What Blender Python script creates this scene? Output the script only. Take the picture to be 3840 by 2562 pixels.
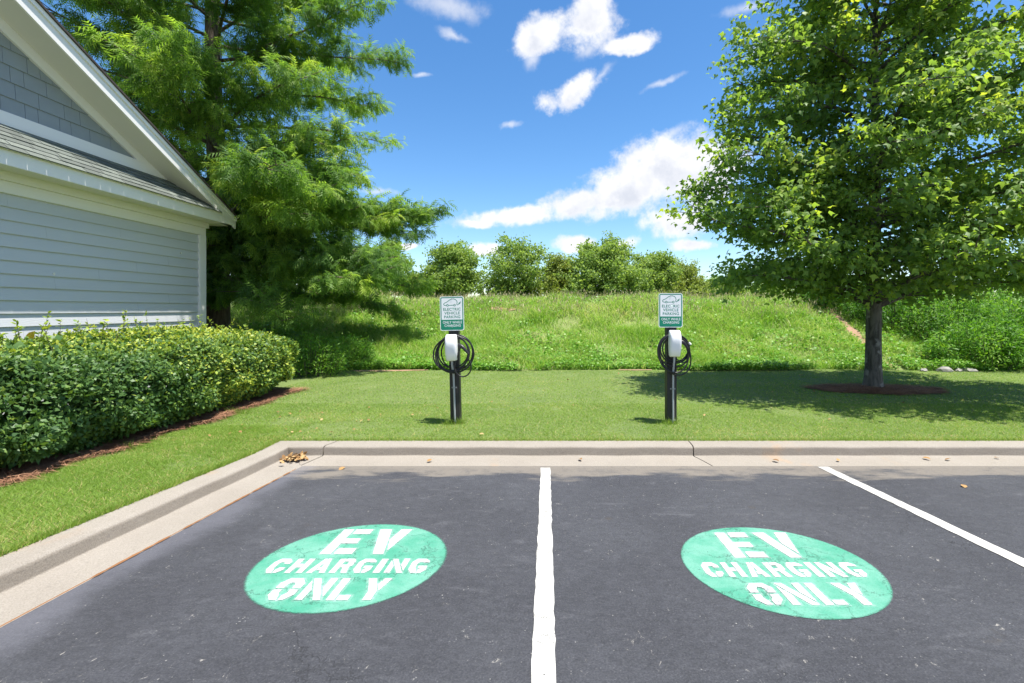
import bpy, bmesh, math, random
import numpy as np
from mathutils import Vector, Matrix

# ------------------------------------------------------------------ reset
for o in list(bpy.data.objects):
    bpy.data.objects.remove(o, do_unlink=True)
scene = bpy.context.scene
COL = scene.collection
R = math.radians

# ------------------------------------------------------------------ camera (level, 17 mm wide angle with a little lens shift)
cam_d = bpy.data.cameras.new('camera')
cam_d.sensor_width = 36.0
cam_d.lens = 1803.0 / 3840.0 * 36.0
cam_d.shift_x = -130.0 / 3840.0
cam_d.shift_y = -120.0 / 3840.0
cam_d.clip_start = 0.05
cam_d.clip_end = 3000
cam = bpy.data.objects.new('camera', cam_d)
cam.location = (0, 0, 1.5)
cam.rotation_euler = (R(90), 0, 0)
COL.objects.link(cam)
scene.camera = cam

# ------------------------------------------------------------------ sun
SUN_EL, SUN_AZ = 74.5, 116.0          # azimuth clockwise from +Y
sun_d = bpy.data.lights.new('sun', 'SUN')
sun_d.energy = 4.0
sun_d.angle = R(0.53)
sun_d.color = (1.0, 0.955, 0.88)
sun = bpy.data.objects.new('sun', sun_d)
sdir = Vector((math.sin(R(SUN_AZ)) * math.cos(R(SUN_EL)), math.cos(R(SUN_AZ)) * math.cos(R(SUN_EL)), math.sin(R(SUN_EL))))
sun.rotation_euler = (-sdir).to_track_quat('-Z', 'Y').to_euler()
sun.location = (20, 0, 60)
COL.objects.link(sun)

# ------------------------------------------------------------------ view
vs = scene.view_settings
vs.view_transform = 'Standard'
vs.look = 'None'
vs.gamma = 1.0
vs.use_curve_mapping = False
vs.exposure = 1.28
scene.cycles.max_bounces = 16
scene.cycles.diffuse_bounces = 10
scene.cycles.transmission_bounces = 10
scene.cycles.transparent_max_bounces = 12

# ------------------------------------------------------------------ world: Nishita sky + fair weather clouds by direction
world = bpy.data.worlds.new('World')
scene.world = world
world.use_nodes = True
wt = world.node_tree
wt.nodes.clear()


class NT:
    """small node-tree helper"""
    def __init__(s, tree): s.t = tree
    def n(s, typ, **kw):
        nd = s.t.nodes.new(typ)
        for k, v in kw.items():
            setattr(nd, k, v)
        return nd
    def put(s, sock, v):
        if isinstance(v, bpy.types.NodeSocket):
            s.t.links.new(v, sock)
        elif v is not None:
            try:
                sock.default_value = v
            except Exception:
                sock.default_value = (v[0], v[1], v[2], 1.0)
    def math(s, op, a, b=None, c=None, clamp=False):
        nd = s.n('ShaderNodeMath', operation=op, use_clamp=clamp)
        for i, v in enumerate((a, b, c)):
            if v is not None: s.put(nd.inputs[i], v)
        return nd.outputs[0]
    def vmath(s, op, a, b=None, out=0):
        nd = s.n('ShaderNodeVectorMath', operation=op)
        s.put(nd.inputs[0], a)
        if b is not None:
            s.put(nd.inputs[3 if op == 'SCALE' else 1], b)
        return nd.outputs[out]
    def smooth(s, v, lo, hi, a=0.0, b=1.0):
        nd = s.n('ShaderNodeMapRange', interpolation_type='SMOOTHSTEP')
        s.put(nd.inputs['Value'], v)
        nd.inputs['From Min'].default_value = lo; nd.inputs['From Max'].default_value = hi
        nd.inputs['To Min'].default_value = a; nd.inputs['To Max'].default_value = b
        return nd.outputs[0]
    def mix(s, fac, a, b, blend='MIX'):
        nd = s.n('ShaderNodeMix', data_type='RGBA', blend_type=blend)
        s.put(nd.inputs[0], fac)
        for i, v in ((6, a), (7, b)):
            if isinstance(v, tuple) and len(v) == 3: v = (*v, 1.0)
            s.put(nd.inputs[i], v)
        return nd.outputs[2]
    def noise(s, vec, scale, detail=4.0, rough=0.55, dist=0.0, out='Fac'):
        nd = s.n('ShaderNodeTexNoise')
        if vec is not None: s.put(nd.inputs['Vector'], vec)
        nd.inputs['Scale'].default_value = scale; nd.inputs['Detail'].default_value = detail
        nd.inputs['Roughness'].default_value = rough; nd.inputs['Distortion'].default_value = dist
        return nd.outputs[out]
    def voro(s, vec, scale, feature='F1', out='Distance', rnd=1.0):
        nd = s.n('ShaderNodeTexVoronoi', feature=feature)
        if vec is not None: s.put(nd.inputs['Vector'], vec)
        nd.inputs['Scale'].default_value = scale; nd.inputs['Randomness'].default_value = rnd
        return nd.outputs[out]
    def ramp(s, fac, stops):
        nd = s.n('ShaderNodeValToRGB')
        s.put(nd.inputs[0], fac)
        el = nd.color_ramp.elements
        while len(el) < len(stops): el.new(0.5)
        for e, (p, c) in zip(el, stops):
            e.position = p; e.color = (*c, 1.0) if len(c) == 3 else c
        return nd.outputs[0]


W = NT(wt)
sky = W.n('ShaderNodeTexSky', sky_type='NISHITA')
sky.sun_disc = False
sky.sun_elevation = R(SUN_EL)
sky.sun_rotation = R(SUN_AZ)
sky.altitude = 300
sky.air_density = 1.0
sky.dust_density = 0.35
sky.ozone_density = 2.2
tc = W.n('ShaderNodeTexCoord')
dirv = tc.outputs['Generated']
# wind-torn edges: warp the direction a little before testing the cloud shapes
warp = W.vmath('SUBTRACT', W.noise(dirv, 9.0, 5.0, 0.6, out='Color'), (0.5, 0.5, 0.5))
wdir = W.vmath('ADD', dirv, W.vmath('SCALE', warp, 0.045))


def dir_of(px, py):
    """direction of a point of the sky given in a 2350 px wide chart of the view"""
    u = (px * 3840 / 2350 - 2050) / 1803.0; v = (1161 - py * 3840 / 2350) / 1803.0
    return Vector((u, 1.0, v)).normalized()


def cloud_field(blobs, wdir):
    field = None
    for (px, py, a, b, rot) in blobs:
        c = dir_of(px, py)
        k = 1.634 / 1803.0 * c.y
        right = Vector((1, 0, 0)); right = (right - c * right.dot(c)).normalized()
        up = c.cross(right) * -1
        if up.z < 0: up = -up
        ca, sa = math.cos(R(rot)), math.sin(R(rot))
        e1 = (right * ca + up * sa) / (a * k)
        e2 = (up * ca - right * sa) / (b * k)
        p = W.vmath('DOT_PRODUCT', wdir, tuple(e1), out=1)
        q = W.vmath('DOT_PRODUCT', wdir, tuple(e2), out=1)
        r = W.math('SQRT', W.math('ADD', W.math('MULTIPLY', p, p), W.math('MULTIPLY', q, q)))
        f = W.math('SUBTRACT', 1.0, r)
        field = f if field is None else W.math('SMOOTH_MAX', field, f, 0.25)
    return W.math('MAXIMUM', field, -1.5)


cumulus = [(1545, 392, 132, 76, 18), (1445, 436, 115, 54, 14), (1330, 466, 95, 30, 6), (1625, 400, 80, 78, 0),
           (1175, 498, 112, 27, 6), (1110, 512, 60, 14, 0), (1545, 512, 72, 44, 5), (1580, 560, 60, 18, 0),
           (1118, 572, 44, 17, 0), (1325, 560, 52, 18, 0), (1425, 566, 46, 20, 10), (1320, 212, 68, 32, 20),
           (932, 568, 26, 7, 0), (1360, 35, 62, 75, -15), (1440, 98, 72, 24, 12), (1235, 84, 62, 36, 25)]
wisps = [(1378, 178, 48, 14, 35), (1225, 130, 34, 20, 60), (1345, 115, 36, 24, 20), (1025, 12, 95, 34, -8),
         (1045, 84, 44, 11, -20), (1515, 194, 55, 9, 25), (1540, 310, 40, 12, 45), (1742, 128, 30, 22, 60),
         (1682, 258, 22, 34, -20), (870, 440, 45, 10, -10), (965, 175, 25, 6, 0), (1720, 20, 60, 14, 10), (1170, 290, 30, 8, 10)]
def ragged(v):
    a_ = W.noise(v, 14.0, 8.0, 0.60); b_ = W.noise(v, 40.0, 6.0, 0.60)
    return W.math('ADD', W.math('MULTIPLY', W.math('SUBTRACT', a_, 0.5), 1.7), W.math('MULTIPLY', W.math('SUBTRACT', b_, 0.5), 0.8)), b_


rough, fb2 = ragged(dirv)
sep = W.n('ShaderNodeSeparateXYZ'); W.put(sep.inputs[0], dirv)
front = W.smooth(sep.outputs['Y'], 0.0, 0.15)
cf = W.math('ADD', W.math('ADD', cloud_field(cumulus, wdir), 0.16), rough)
wf = W.math('ADD', cloud_field(wisps, wdir), rough)
# the same cloud a little further towards the sun: where it is thick, this side lies on the shaded underside
LIFT = (0.012, 0.0, 0.030)
rough_u, _ = ragged(W.vmath('ADD', dirv, LIFT))
cfu = W.math('ADD', W.math('ADD', cloud_field(cumulus, W.vmath('ADD', wdir, LIFT)), 0.16), rough_u)
d1 = W.math('MULTIPLY', W.smooth(cf, -0.08, 0.58), front)
d2 = W.math('MULTIPLY', W.math('MULTIPLY', W.smooth(wf, -0.15, 1.1), 0.62), front)
# scattered unseen clouds over the rest of the sky, cover raised for fill light
far = W.smooth(sep.outputs['Y'], 0.62, 0.3)
gen = W.math('ADD', W.noise(wdir, 3.2, 8.0, 0.58), W.math('MULTIPLY', W.math('SUBTRACT', fb2, 0.5), 0.12))
d3 = W.math('MULTIPLY', W.smooth(gen, 0.49, 0.63), far)
up_ok = W.smooth(sep.outputs['Z'], 0.0, 0.04)
dens = W.math('MULTIPLY', W.math('MAXIMUM', W.math('MAXIMUM', d1, d2), d3), up_ok)
# cloud body: bright tops, soft grey undersides from the billows
under = W.math('MULTIPLY', W.smooth(cfu, 0.0, 1.0), W.smooth(cf, 0.2, 0.9))
billow = W.noise(dirv, 22.0, 5.0, 0.6)
shade = W.math('MULTIPLY', W.math('ADD', W.math('MULTIPLY', under, 0.6), W.smooth(billow, 0.62, 0.38, 0.0, 0.35)), 1.0, clamp=True)
ccol = W.mix(shade, (5.2, 5.2, 5.3), (3.5, 3.7, 4.2))
hs = W.n('ShaderNodeHueSaturation')
hs.inputs['Saturation'].default_value = 1.26
hs.inputs['Value'].default_value = 1.0
W.put(hs.inputs['Color'], sky.outputs[0])
skyc = W.mix(dens, hs.outputs[0], ccol)
bg = W.n('ShaderNodeBackground')
bg.inputs['Strength'].default_value = 0.088
W.put(bg.inputs['Color'], skyc)
wo = W.n('ShaderNodeOutputWorld')
wt.links.new(bg.outputs[0], wo.inputs[0])

# ------------------------------------------------------------------ mesh helpers
rng = np.random.default_rng(7)
random.seed(7)


def link(o, parent=None):
    COL.objects.link(o)
    if parent is not None: o.parent = parent
    return o


def tag(o, label=None, cat=None, group=None, kind=None):
    if label: o['label'] = label
    if cat: o['category'] = cat
    if group: o['group'] = group
    if kind: o['kind'] = kind
    return o


def empty(name, loc=(0, 0, 0)):
    o = bpy.data.objects.new(name, None)
    o.location = loc
    o.empty_display_size = 0.2
    return link(o)


def obj(name, me, mat=None, parent=None):
    if mat is not None and len(me.materials) == 0: me.materials.append(mat)
    return link(bpy.data.objects.new(name, me), parent)


def np_mesh(name, verts, faces, tint=None, smooth=False):
    """mesh from an (n,3) float array and an (m,k) int array"""
    verts = np.ascontiguousarray(verts, dtype=np.float32); faces = np.ascontiguousarray(faces, dtype=np.int32)
    me = bpy.data.meshes.new(name)
    m, k = faces.shape
    me.vertices.add(len(verts)); me.vertices.foreach_set('co', verts.ravel())
    me.loops.add(m * k); me.loops.foreach_set('vertex_index', faces.ravel())
    me.polygons.add(m); me.polygons.foreach_set('loop_start', np.arange(m, dtype=np.int32) * k)
    if smooth: me.polygons.foreach_set('use_smooth', np.ones(m, dtype=bool))
    me.update(calc_edges=True)
    if tint is not None:
        at = me.attributes.new('tint', 'FLOAT', 'POINT')
        at.data.foreach_set('value', np.ascontiguousarray(tint, dtype=np.float32))
    return me


def py_mesh(name, verts, faces, smooth=False):
    me = bpy.data.meshes.new(name)
    me.from_pydata([tuple(v) for v in verts], [], [tuple(f) for f in faces])
    if smooth:
        for p in me.polygons: p.use_smooth = True
    me.update()
    return me


def box_mesh(name, x0, x1, y0, y1, z0, z1, bevel=0.0):
    bm = bmesh.new()
    bmesh.ops.create_cube(bm, size=1.0)
    for v in bm.verts:
        v.co = Vector((x0 + (v.co.x + .5) * (x1 - x0), y0 + (v.co.y + .5) * (y1 - y0), z0 + (v.co.z + .5) * (z1 - z0)))
    if bevel: bmesh.ops.bevel(bm, geom=bm.edges[:], offset=bevel, segments=2, profile=0.5, affect='EDGES')
    me = bpy.data.meshes.new(name); bm.to_mesh(me); bm.free()
    return me


def prism(name, poly, axis, a0, a1):
    """extrude a 2D polygon; axis 'x': poly is (y,z), 'y': (x,z), 'z': (x,y)"""
    def P(p, a):
        return {'x': (a, p[0], p[1]), 'y': (p[0], a, p[1]), 'z': (p[0], p[1], a)}[axis]
    n = len(poly)
    v = [P(p, a0) for p in poly] + [P(p, a1) for p in poly]
    f = [tuple(range(n))[::-1], tuple(range(n, 2 * n))] + [(i, (i + 1) % n, n + (i + 1) % n, n + i) for i in range(n)]
    me = py_mesh(name, v, f)
    bm = bmesh.new(); bm.from_mesh(me); bmesh.ops.recalc_face_normals(bm, faces=bm.faces[:]); bm.to_mesh(me); bm.free()
    return me


def tube_arrays(pts, rad, sides=8):
    pts = np.asarray(pts, float); n = len(pts)
    rad = np.broadcast_to(np.asarray(rad, float), (n,))
    tan = np.gradient(pts, axis=0); tan /= np.linalg.norm(tan, axis=1)[:, None] + 1e-9
    ref = np.array([0.0, 0.0, 1.0]) if abs(tan[0][2]) < 0.9 else np.array([1.0, 0, 0])
    nv = []
    u = np.cross(tan[0], ref); u /= np.linalg.norm(u)
    for t in tan:
        u = u - t * np.dot(u, t); u /= np.linalg.norm(u) + 1e-9
        nv.append((u.copy(), np.cross(t, u)))
    ang = np.linspace(0, 2 * np.pi, sides, endpoint=False)
    V = np.concatenate([pts[i] + rad[i] * (np.cos(ang)[:, None] * nv[i][0] + np.sin(ang)[:, None] * nv[i][1]) for i in range(n)])
    F = []
    for i in range(n - 1):
        for j in range(sides):
            k = (j + 1) % sides
            F.append((i * sides + j, i * sides + k, (i + 1) * sides + k, (i + 1) * sides + j))
    return V, np.array(F)


class Acc:
    """collects quads/tris arrays into one mesh"""
    def __init__(s): s.v = []; s.f = []; s.n = 0; s.t = []
    def add(s, V, F, t=0.5):
        s.v.append(V); s.f.append(np.asarray(F) + s.n); s.n += len(V)
        s.t.append(np.full(len(V), t) if np.isscalar(t) else t)
    def mesh(s, name, smooth=False):
        return np_mesh(name, np.concatenate(s.v), np.concatenate(s.f), np.concatenate(s.t), smooth)


def unit(v): return v / (np.linalg.norm(v, axis=-1, keepdims=True) + 1e-9)


def frames(tip, nrm):
    """orthonormal (side, tip, normal) arrays"""
    t = unit(tip); s = unit(np.cross(t, nrm)); n = np.cross(s, t)
    return s, t, n


def leaves(shape, tris, pos, tip, nrm, size, tint):
    """scatter copies of a small leaf polygon. shape (k,3): x side, y along tip, z normal"""
    s, t, n = frames(tip, nrm)
    k = len(shape); N = len(pos)
    S = np.asarray(shape, float)
    V = pos[:, None, :] + size[:, None, None] * (S[None, :, 0:1] * s[:, None, :] + S[None, :, 1:2] * t[:, None, :] + S[None, :, 2:3] * n[:, None, :])
    F = np.asarray(tris)[None] + (np.arange(N) * k)[:, None, None]
    return V.reshape(-1, 3), F.reshape(-1, 3), np.repeat(tint, k)


OVAL = [(0, 0, 0), (.26, .35, .05), (.2, .7, .04), (0, 1, -.06), (-.2, .7, .04), (-.26, .35, .05)]
OVAL_T = [(0, 1, 5), (1, 2, 4), (1, 4, 5), (2, 3, 4)]
LANCE = [(0, 0, 0), (.13, .4, .02), (0, 1, -.12), (-.13, .4, .02)]
LANCE_T = [(0, 1, 3), (1, 2, 3)]
MAPLE = [(0, 0, 0), (.50, .34, -.10), (.20, .52, .03), (0, 1.0, -.14), (-.20, .52, .03), (-.50, .34, -.10)]
MAPLE_T = [(0, 1, 2), (0, 2, 4), (2, 3, 4), (0, 4, 5)]
DIAM = [(0, 0, 0), (.30, .48, .06), (0, 1, -.07), (-.30, .48, .06)]
QUAD = [(0, 0, 0), (.4, .5, .06), (0, 1, -.05), (-.4, .5, .06)]
QUAD_T = [(0, 1, 3), (1, 2, 3)]


def vnoise(x, y, scale, seed, octaves=3):
    """value noise about 0, roughly -1..1"""
    out = np.zeros(len(x)); amp = 1.0; tot = 0
    for o_ in range(octaves):
        g = np.random.default_rng(seed + o_).uniform(-1, 1, (256, 256))
        u = np.asarray(x) * scale + 500.3; v = np.asarray(y) * scale + 300.7
        i = np.floor(u).astype(int); j = np.floor(v).astype(int); fu = u - i; fv = v - j
        fu = fu * fu * (3 - 2 * fu); fv = fv * fv * (3 - 2 * fv)
        G = lambda a_, b_: g[a_ % 256, b_ % 256]
        out += amp * ((G(i, j) * (1 - fu) + G(i + 1, j) * fu) * (1 - fv) + (G(i, j + 1) * (1 - fu) + G(i + 1, j + 1) * fu) * fv)
        tot += amp; amp *= .55; scale *= 2.1
    return out / tot * 1.7


def rdir(n):
    return unit(rng.normal(size=(n, 3)))


def blades(xy, zf, h, w, lean, tint, segs=2):
    """grass blades: one triangle (segs=1) or a bent three-triangle blade"""
    n = len(xy)
    base = np.column_stack([xy, zf(xy[:, 0], xy[:, 1]) - 0.004])
    a = rng.uniform(0, 2 * np.pi, n); sd = np.column_stack([np.cos(a), np.sin(a), np.zeros(n)]) * (w[:, None] * .5)
    b = rng.uniform(0, 2 * np.pi, n); ld = np.column_stack([np.cos(b), np.sin(b), np.zeros(n)]) * (h * lean)[:, None]
    up = np.zeros((n, 3)); up[:, 2] = h
    if segs == 1:
        V = np.stack([base - sd, base + sd, base + up + ld], 1); k = 3; T = [(0, 1, 2)]
    else:
        mid = base + up * .6 + ld * .3
        V = np.stack([base - sd, base + sd, mid + sd * .75, mid - sd * .75, base + up * .93 + ld], 1); k = 5; T = [(0, 1, 2), (0, 2, 3), (3, 2, 4)]
    F = np.asarray(T)[None] + (np.arange(n) * k)[:, None, None]
    return V.reshape(-1, 3), F.reshape(-1, 3), np.repeat(tint, k)


# ------------------------------------------------------------------ materials
MATS = {}


def new_mat(name):
    m = bpy.data.materials.new(name); m.use_nodes = True
    m.node_tree.nodes.clear()
    t = NT(m.node_tree)
    p = t.n('ShaderNodeBsdfPrincipled')
    o = t.n('ShaderNodeOutputMaterial')
    m.node_tree.links.new(p.outputs[0], o.inputs[0])
    MATS[name] = m
    return m, t, p, o


def pos(t):
    return t.n('ShaderNodeNewGeometry').outputs['Position']


def bump(t, p, h, strength=0.3, dist=0.01):
    b = t.n('ShaderNodeBump'); b.inputs['Strength'].default_value = strength; b.inputs['Distance'].default_value = dist
    t.put(b.inputs['Height'], h); t.put(p.inputs['Normal'], b.outputs[0])


def paint_mat(name, col, rough=0.5, var=0.12, scale=3.0, bstr=0.12, bscale=60, stretch=(1, 1, 1), spec=0.4):
    m, t, p, o = new_mat(name)
    v = t.vmath('MULTIPLY', pos(t), stretch)
    n = t.noise(v, scale, 5)
    c = t.mix(n, tuple(x * (1 - var) for x in col), tuple(min(1, x * (1 + var)) for x in col))
    t.put(p.inputs['Base Color'], c)
    p.inputs['Roughness'].default_value = rough
    p.inputs['Specular IOR Level'].default_value = spec
    bump(t, p, t.noise(v, bscale, 4), bstr, 0.004)
    return m


def leaf_mat(name, stops, rough=0.42, trans=0.35, tcol=(1.25, 1.3, 0.6), spec=0.35, nvar=0.5, nscale=1.5):
    m, t, p, o = new_mat(name)
    at = t.n('ShaderNodeAttribute', attribute_name='tint')
    nz = t.noise(pos(t), nscale, 2)
    f = t.math('ADD', at.outputs['Fac'], t.math('MULTIPLY', t.math('SUBTRACT', nz, 0.5), nvar), clamp=True)
    c = t.ramp(f, stops)
    t.put(p.inputs['Base Color'], c)
    p.inputs['Roughness'].default_value = rough
    p.inputs['Specular IOR Level'].default_value = spec
    tr = t.n('ShaderNodeBsdfTranslucent')
    t.put(tr.inputs['Color'], t.mix(1.0, c, tcol, 'MULTIPLY'))
    mx = t.n('ShaderNodeMixShader'); mx.inputs[0].default_value = trans
    m.node_tree.links.new(p.outputs[0], mx.inputs[1]); m.node_tree.links.new(tr.outputs[0], mx.inputs[2])
    m.node_tree.links.new(mx.outputs[0], o.inputs[0])
    return m


def bark_mat(name, c1, c2, scale=14.0, stretch=(1, 1, .25), patch=None):
    m, t, p, o = new_mat(name)
    v = t.vmath('MULTIPLY', pos(t), stretch)
    n = t.noise(v, scale, 7, 0.65, 0.4)
    c = t.mix(t.smooth(n, .36, .62), c1, c2)
    if patch:
        c = t.mix(t.smooth(t.noise(pos(t), 5.0, 5, .6), .56, .66), c, patch)
    t.put(p.inputs['Base Color'], c); p.inputs['Roughness'].default_value = 0.9
    bump(t, p, n, 0.8, 0.03)
    return m


# asphalt: seal coat worn in streaks, pale specks, hairline cracks, silt along the gutter
m, t, p, o = new_mat('asphalt')
P0 = pos(t)
coarse = t.noise(P0, 0.9, 6, 0.6)
strk = t.noise(t.vmath('MULTIPLY', P0, (1.2, 3.4, 1)), 2.2, 8, 0.62, 0.8)
c = t.mix(t.smooth(coarse, .3, .7), (0.060, 0.061, 0.071), (0.081, 0.083, 0.095))
c = t.mix(t.smooth(strk, .56, .74, 0, .35), c, (0.173, 0.173, 0.188))
grain = t.noise(P0, 120, 4, 0.8)
mot = t.noise(t.vmath('MULTIPLY', P0, (1, 1.6, 1)), 16, 7, .72)
c = t.mix(t.smooth(mot, .36, .62), t.mix(1.0, c, (.70, .71, .71), 'MULTIPLY'), t.mix(1.0, c, (.88, .89, .89), 'MULTIPLY'))
c = t.mix(t.smooth(grain, .38, .58), t.mix(1.0, c, (.62, .62, .64), 'MULTIPLY'), c)
c = t.mix(t.smooth(grain, .60, .72, 0, .5), c, (0.220, 0.214, 0.211))
spk = t.voro(P0, 52)
spm = t.math('MULTIPLY', t.smooth(spk, .22, .12), t.smooth(t.noise(P0, 9, 6, .75), .55, .66))
c = t.mix(t.math('MULTIPLY', spm, .85), c, (.36, .35, .33))
scuff = t.noise(t.vmath('MULTIPLY', P0, (2.6, 1.5, 1)), 5.0, 9, .74, 1.2)
c = t.mix(t.math('MULTIPLY', t.smooth(scuff, .615, .68, 0, .9), t.smooth(t.noise(P0, 45, 5, .8), .48, .56)), c, (.34, .32, .29))
crk = t.voro(t.vmath('ADD', P0, t.vmath('SCALE', t.noise(P0, 3.2, 5, .65, out='Color'), .55)), 1.7, 'DISTANCE_TO_EDGE')
ckm = t.math('MULTIPLY', t.smooth(crk, .008, .002), t.smooth(t.noise(P0, 1.3, 3), .52, .66))
c = t.mix(t.math('MULTIPLY', ckm, .6), c, (.03, .03, .033))
spx = t.n('ShaderNodeSeparateXYZ'); t.put(spx.inputs[0], P0)
edge = t.math('ADD', spx.outputs['Y'], t.math('MULTIPLY', t.math('SUBTRACT', t.noise(t.vmath('MULTIPLY', P0, (.8, 2.5, 1)), 1.6, 7, .6), .5), 1.3))
silt = t.math('MULTIPLY', t.smooth(edge, 4.38, 4.62), t.smooth(t.noise(P0, 9, 6, .7), .22, .55, .45, 1.0))
c = t.mix(t.math('MULTIPLY', silt, .78), c, (.20, .175, .145))
brk = t.math('MULTIPLY', t.smooth(spx.outputs['Y'], 4.715, 4.76), t.smooth(t.noise(P0, 38, 5, .8), .38, .6))
c = t.mix(brk, c, t.mix(grain, (.05, .042, .035), (.30, .27, .23)))
ledge = t.math('ADD', spx.outputs['X'], t.math('MULTIPLY', t.math('SUBTRACT', t.noise(P0, 2.4, 6, .6), .5), .5))
c = t.mix(t.math('MULTIPLY', t.smooth(ledge, -2.15, -2.42), .30), c, (.20, .20, .235))
oilm = t.math('MAXIMUM', t.smooth(t.noise(P0, 2.6, 6, .65), .66, .75, 0, .55), t.math('MULTIPLY', t.smooth(t.voro(P0, 1.7), .07, .03), .5))
c = t.mix(oilm, c, (.055, .048, .042))
t.put(p.inputs['Base Color'], c)
p.inputs['Roughness'].default_value = 0.82
p.inputs['Specular IOR Level'].default_value = 0.35
bump(t, p, t.math('SUBTRACT', t.math('ADD', grain, t.math('MULTIPLY', spk, .5)), t.math('MULTIPLY', ckm, 1.0)), 0.75, 0.008)

# concrete
m, t, p, o = new_mat('concrete')
P0 = pos(t)
c = t.mix(t.noise(P0, 2.2, 7, .62), (.235, .207, .174), (.32, .29, .25))
c = t.mix(t.smooth(t.noise(P0, 130, 4, .75), .35, .6), t.mix(1.0, c, (.74, .73, .71), 'MULTIPLY'), c)
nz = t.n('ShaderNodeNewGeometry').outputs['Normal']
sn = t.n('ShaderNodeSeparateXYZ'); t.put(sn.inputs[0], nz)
# upright faces take a darker, browner mottled colour than the top
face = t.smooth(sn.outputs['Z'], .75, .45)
face_tone = t.mix(t.noise(t.vmath('MULTIPLY', P0, (1, 1, 3)), 6, 7, .7), (.70, .66, .62), (1.0, .97, .94))
c = t.mix(t.math('MULTIPLY', face, .8), c, t.mix(1.0, c, face_tone, 'MULTIPLY'))
rust = t.smooth(t.noise(t.vmath('MULTIPLY', P0, (.9, .55, 1)), 1.5, 5, .6), .57, .72, 0, .55)
c = t.mix(rust, c, (.36, .22, .11))
spot = t.math('MULTIPLY', t.smooth(t.voro(P0, 7.0), .10, .05), .45)
c = t.mix(spot, c, (.18, .16, .14))
t.put(p.inputs['Base Color'], c); p.inputs['Roughness'].default_value = .88
bump(t, p, t.math('ADD', t.noise(P0, 75, 6, .7), t.math('MULTIPLY', t.noise(P0, 14, 4), .8)), .55, .006)

paint_mat('rust_edge', (.20, .095, .04), .9, .5, 14, .5)
paint_mat('trim', (.83, .80, .78), .5, .05, 2.0, .10, 40, (1, .3, 6))
paint_mat('soffit', (.74, .70, .64), .55, .04, 2.0, .06)
paint_mat('siding', (.55, .56, .59), .5, .06, 1.6, .55, 34, (1, .22, 3.2))
paint_mat('shake', (.27, .295, .315), .6, .12, 5, .25, 70)
paint_mat('wall_sheathing', (.16, .19, .21), .7)
paint_mat('roof_dark', (.06, .05, .045), .9, .3, 30, .5)
m, t, p, o = new_mat('shingle')
P0 = pos(t)
oi = t.n('ShaderNodeObjectInfo')
c = t.ramp(oi.outputs['Random'], [(0, (.105, .118, .105)), (.5, (.15, .168, .15)), (1, (.20, .222, .195))])
c = t.mix(t.smooth(t.noise(P0, 150, 3, .8), .4, .62), t.mix(1.0, c, (.6, .62, .6), 'MULTIPLY'), c)
c = t.mix(t.smooth(t.noise(P0, 3.5, 5, .6), .52, .66, 0, .55), c, (.11, .12, .11))
t.put(p.inputs['Base Color'], c); p.inputs['Roughness'].default_value = .92
bump(t, p, t.noise(P0, 160, 3, .8), .4, .004)

# lawn soil/thatch and meadow soil
m, t, p, o = new_mat('lawn_ground')
P0 = pos(t)
c = t.mix(t.smooth(t.noise(P0, 1.1, 5, .6), .3, .7), (.14, .20, .05), (.18, .24, .065))
c = t.mix(t.smooth(t.noise(P0, 90, 4, .75), .35, .65), t.mix(1.0, c, (.5, .52, .45), 'MULTIPLY'), c)
c = t.mix(t.smooth(t.noise(P0, 2.8, 6, .65), .64, .76, 0, .55), c, (.24, .20, .09))
t.put(p.inputs['Base Color'], c); p.inputs['Roughness'].default_value = .95
bump(t, p, t.noise(P0, 120, 4, .8), .6, .02)
m, t, p, o = new_mat('meadow_ground')
P0 = pos(t)
c = t.mix(t.smooth(t.noise(P0, .8, 6, .65), .35, .65), (.17, .25, .05), (.22, .27, .085))
c = t.mix(t.smooth(t.noise(P0, 2.4, 5, .6), .66, .76, 0, .7), c, (.26, .15, .085))
c = t.mix(t.smooth(t.noise(P0, 40, 4, .75), .38, .62), t.mix(1.0, c, (.55, .55, .5), 'MULTIPLY'), c)
t.put(p.inputs['Base Color'], c); p.inputs['Roughness'].default_value = .95
bump(t, p, t.noise(P0, 30, 5, .75), .6, .05)
paint_mat('clay', (.30, .185, .12), .95, .25, 18, .5, 70)

leaf_mat('lawn_blade', [(0, (0.154, 0.259, 0.037)), (.5, (0.224, 0.347, 0.060)), (.85, (0.301, 0.385, 0.088)), (1, (0.563, 0.451, 0.225))], .55, .46, (1.2, 1.25, .7), .25, .55, 1.3)
leaf_mat('meadow_blade', [(0, (0.130, 0.281, 0.030)), (.45, (0.220, 0.400, 0.050)), (.75, (0.330, 0.475, 0.100)), (.92, (0.500, 0.540, 0.240)), (1, (0.640, 0.605, 0.370))], .5, .48, (1.2, 1.2, .7), .3, .45, .8)
leaf_mat('clover', [(0, (.09, .23, .022)), (.6, (.15, .33, .03)), (1, (.27, .42, .06))], .45, .35, (1.2, 1.3, .6), .35, .3)
leaf_mat('seed_head', [(0, (.30, .25, .14)), (1, (.52, .44, .28))], .8, .2)
leaf_mat('maple_leaf', [(0, (.145, .25, .085)), (.45, (.20, .33, .09)), (.75, (.28, .41, .085)), (1, (.42, .50, .09))], .48, .58, (1.3, 1.25, .45), .3, .55, .9)
leaf_mat('cypress_leaf', [(0, (.085, .175, .046)), (.42, (.165, .29, .060)), (.72, (.27, .41, .070)), (1, (.42, .53, .09))], .55, .58, (1.2, 1.25, .55), .3, .6, .55)
leaf_mat('hedge_leaf', [(0, (.05, .118, .036)), (.45, (.105, .20, .052)), (.66, (.19, .30, .055)), (.88, (.36, .45, .065)), (1, (.46, .50, .08))], .46, .33, (1.2, 1.2, .5), .32, .18, 1.2)
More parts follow.
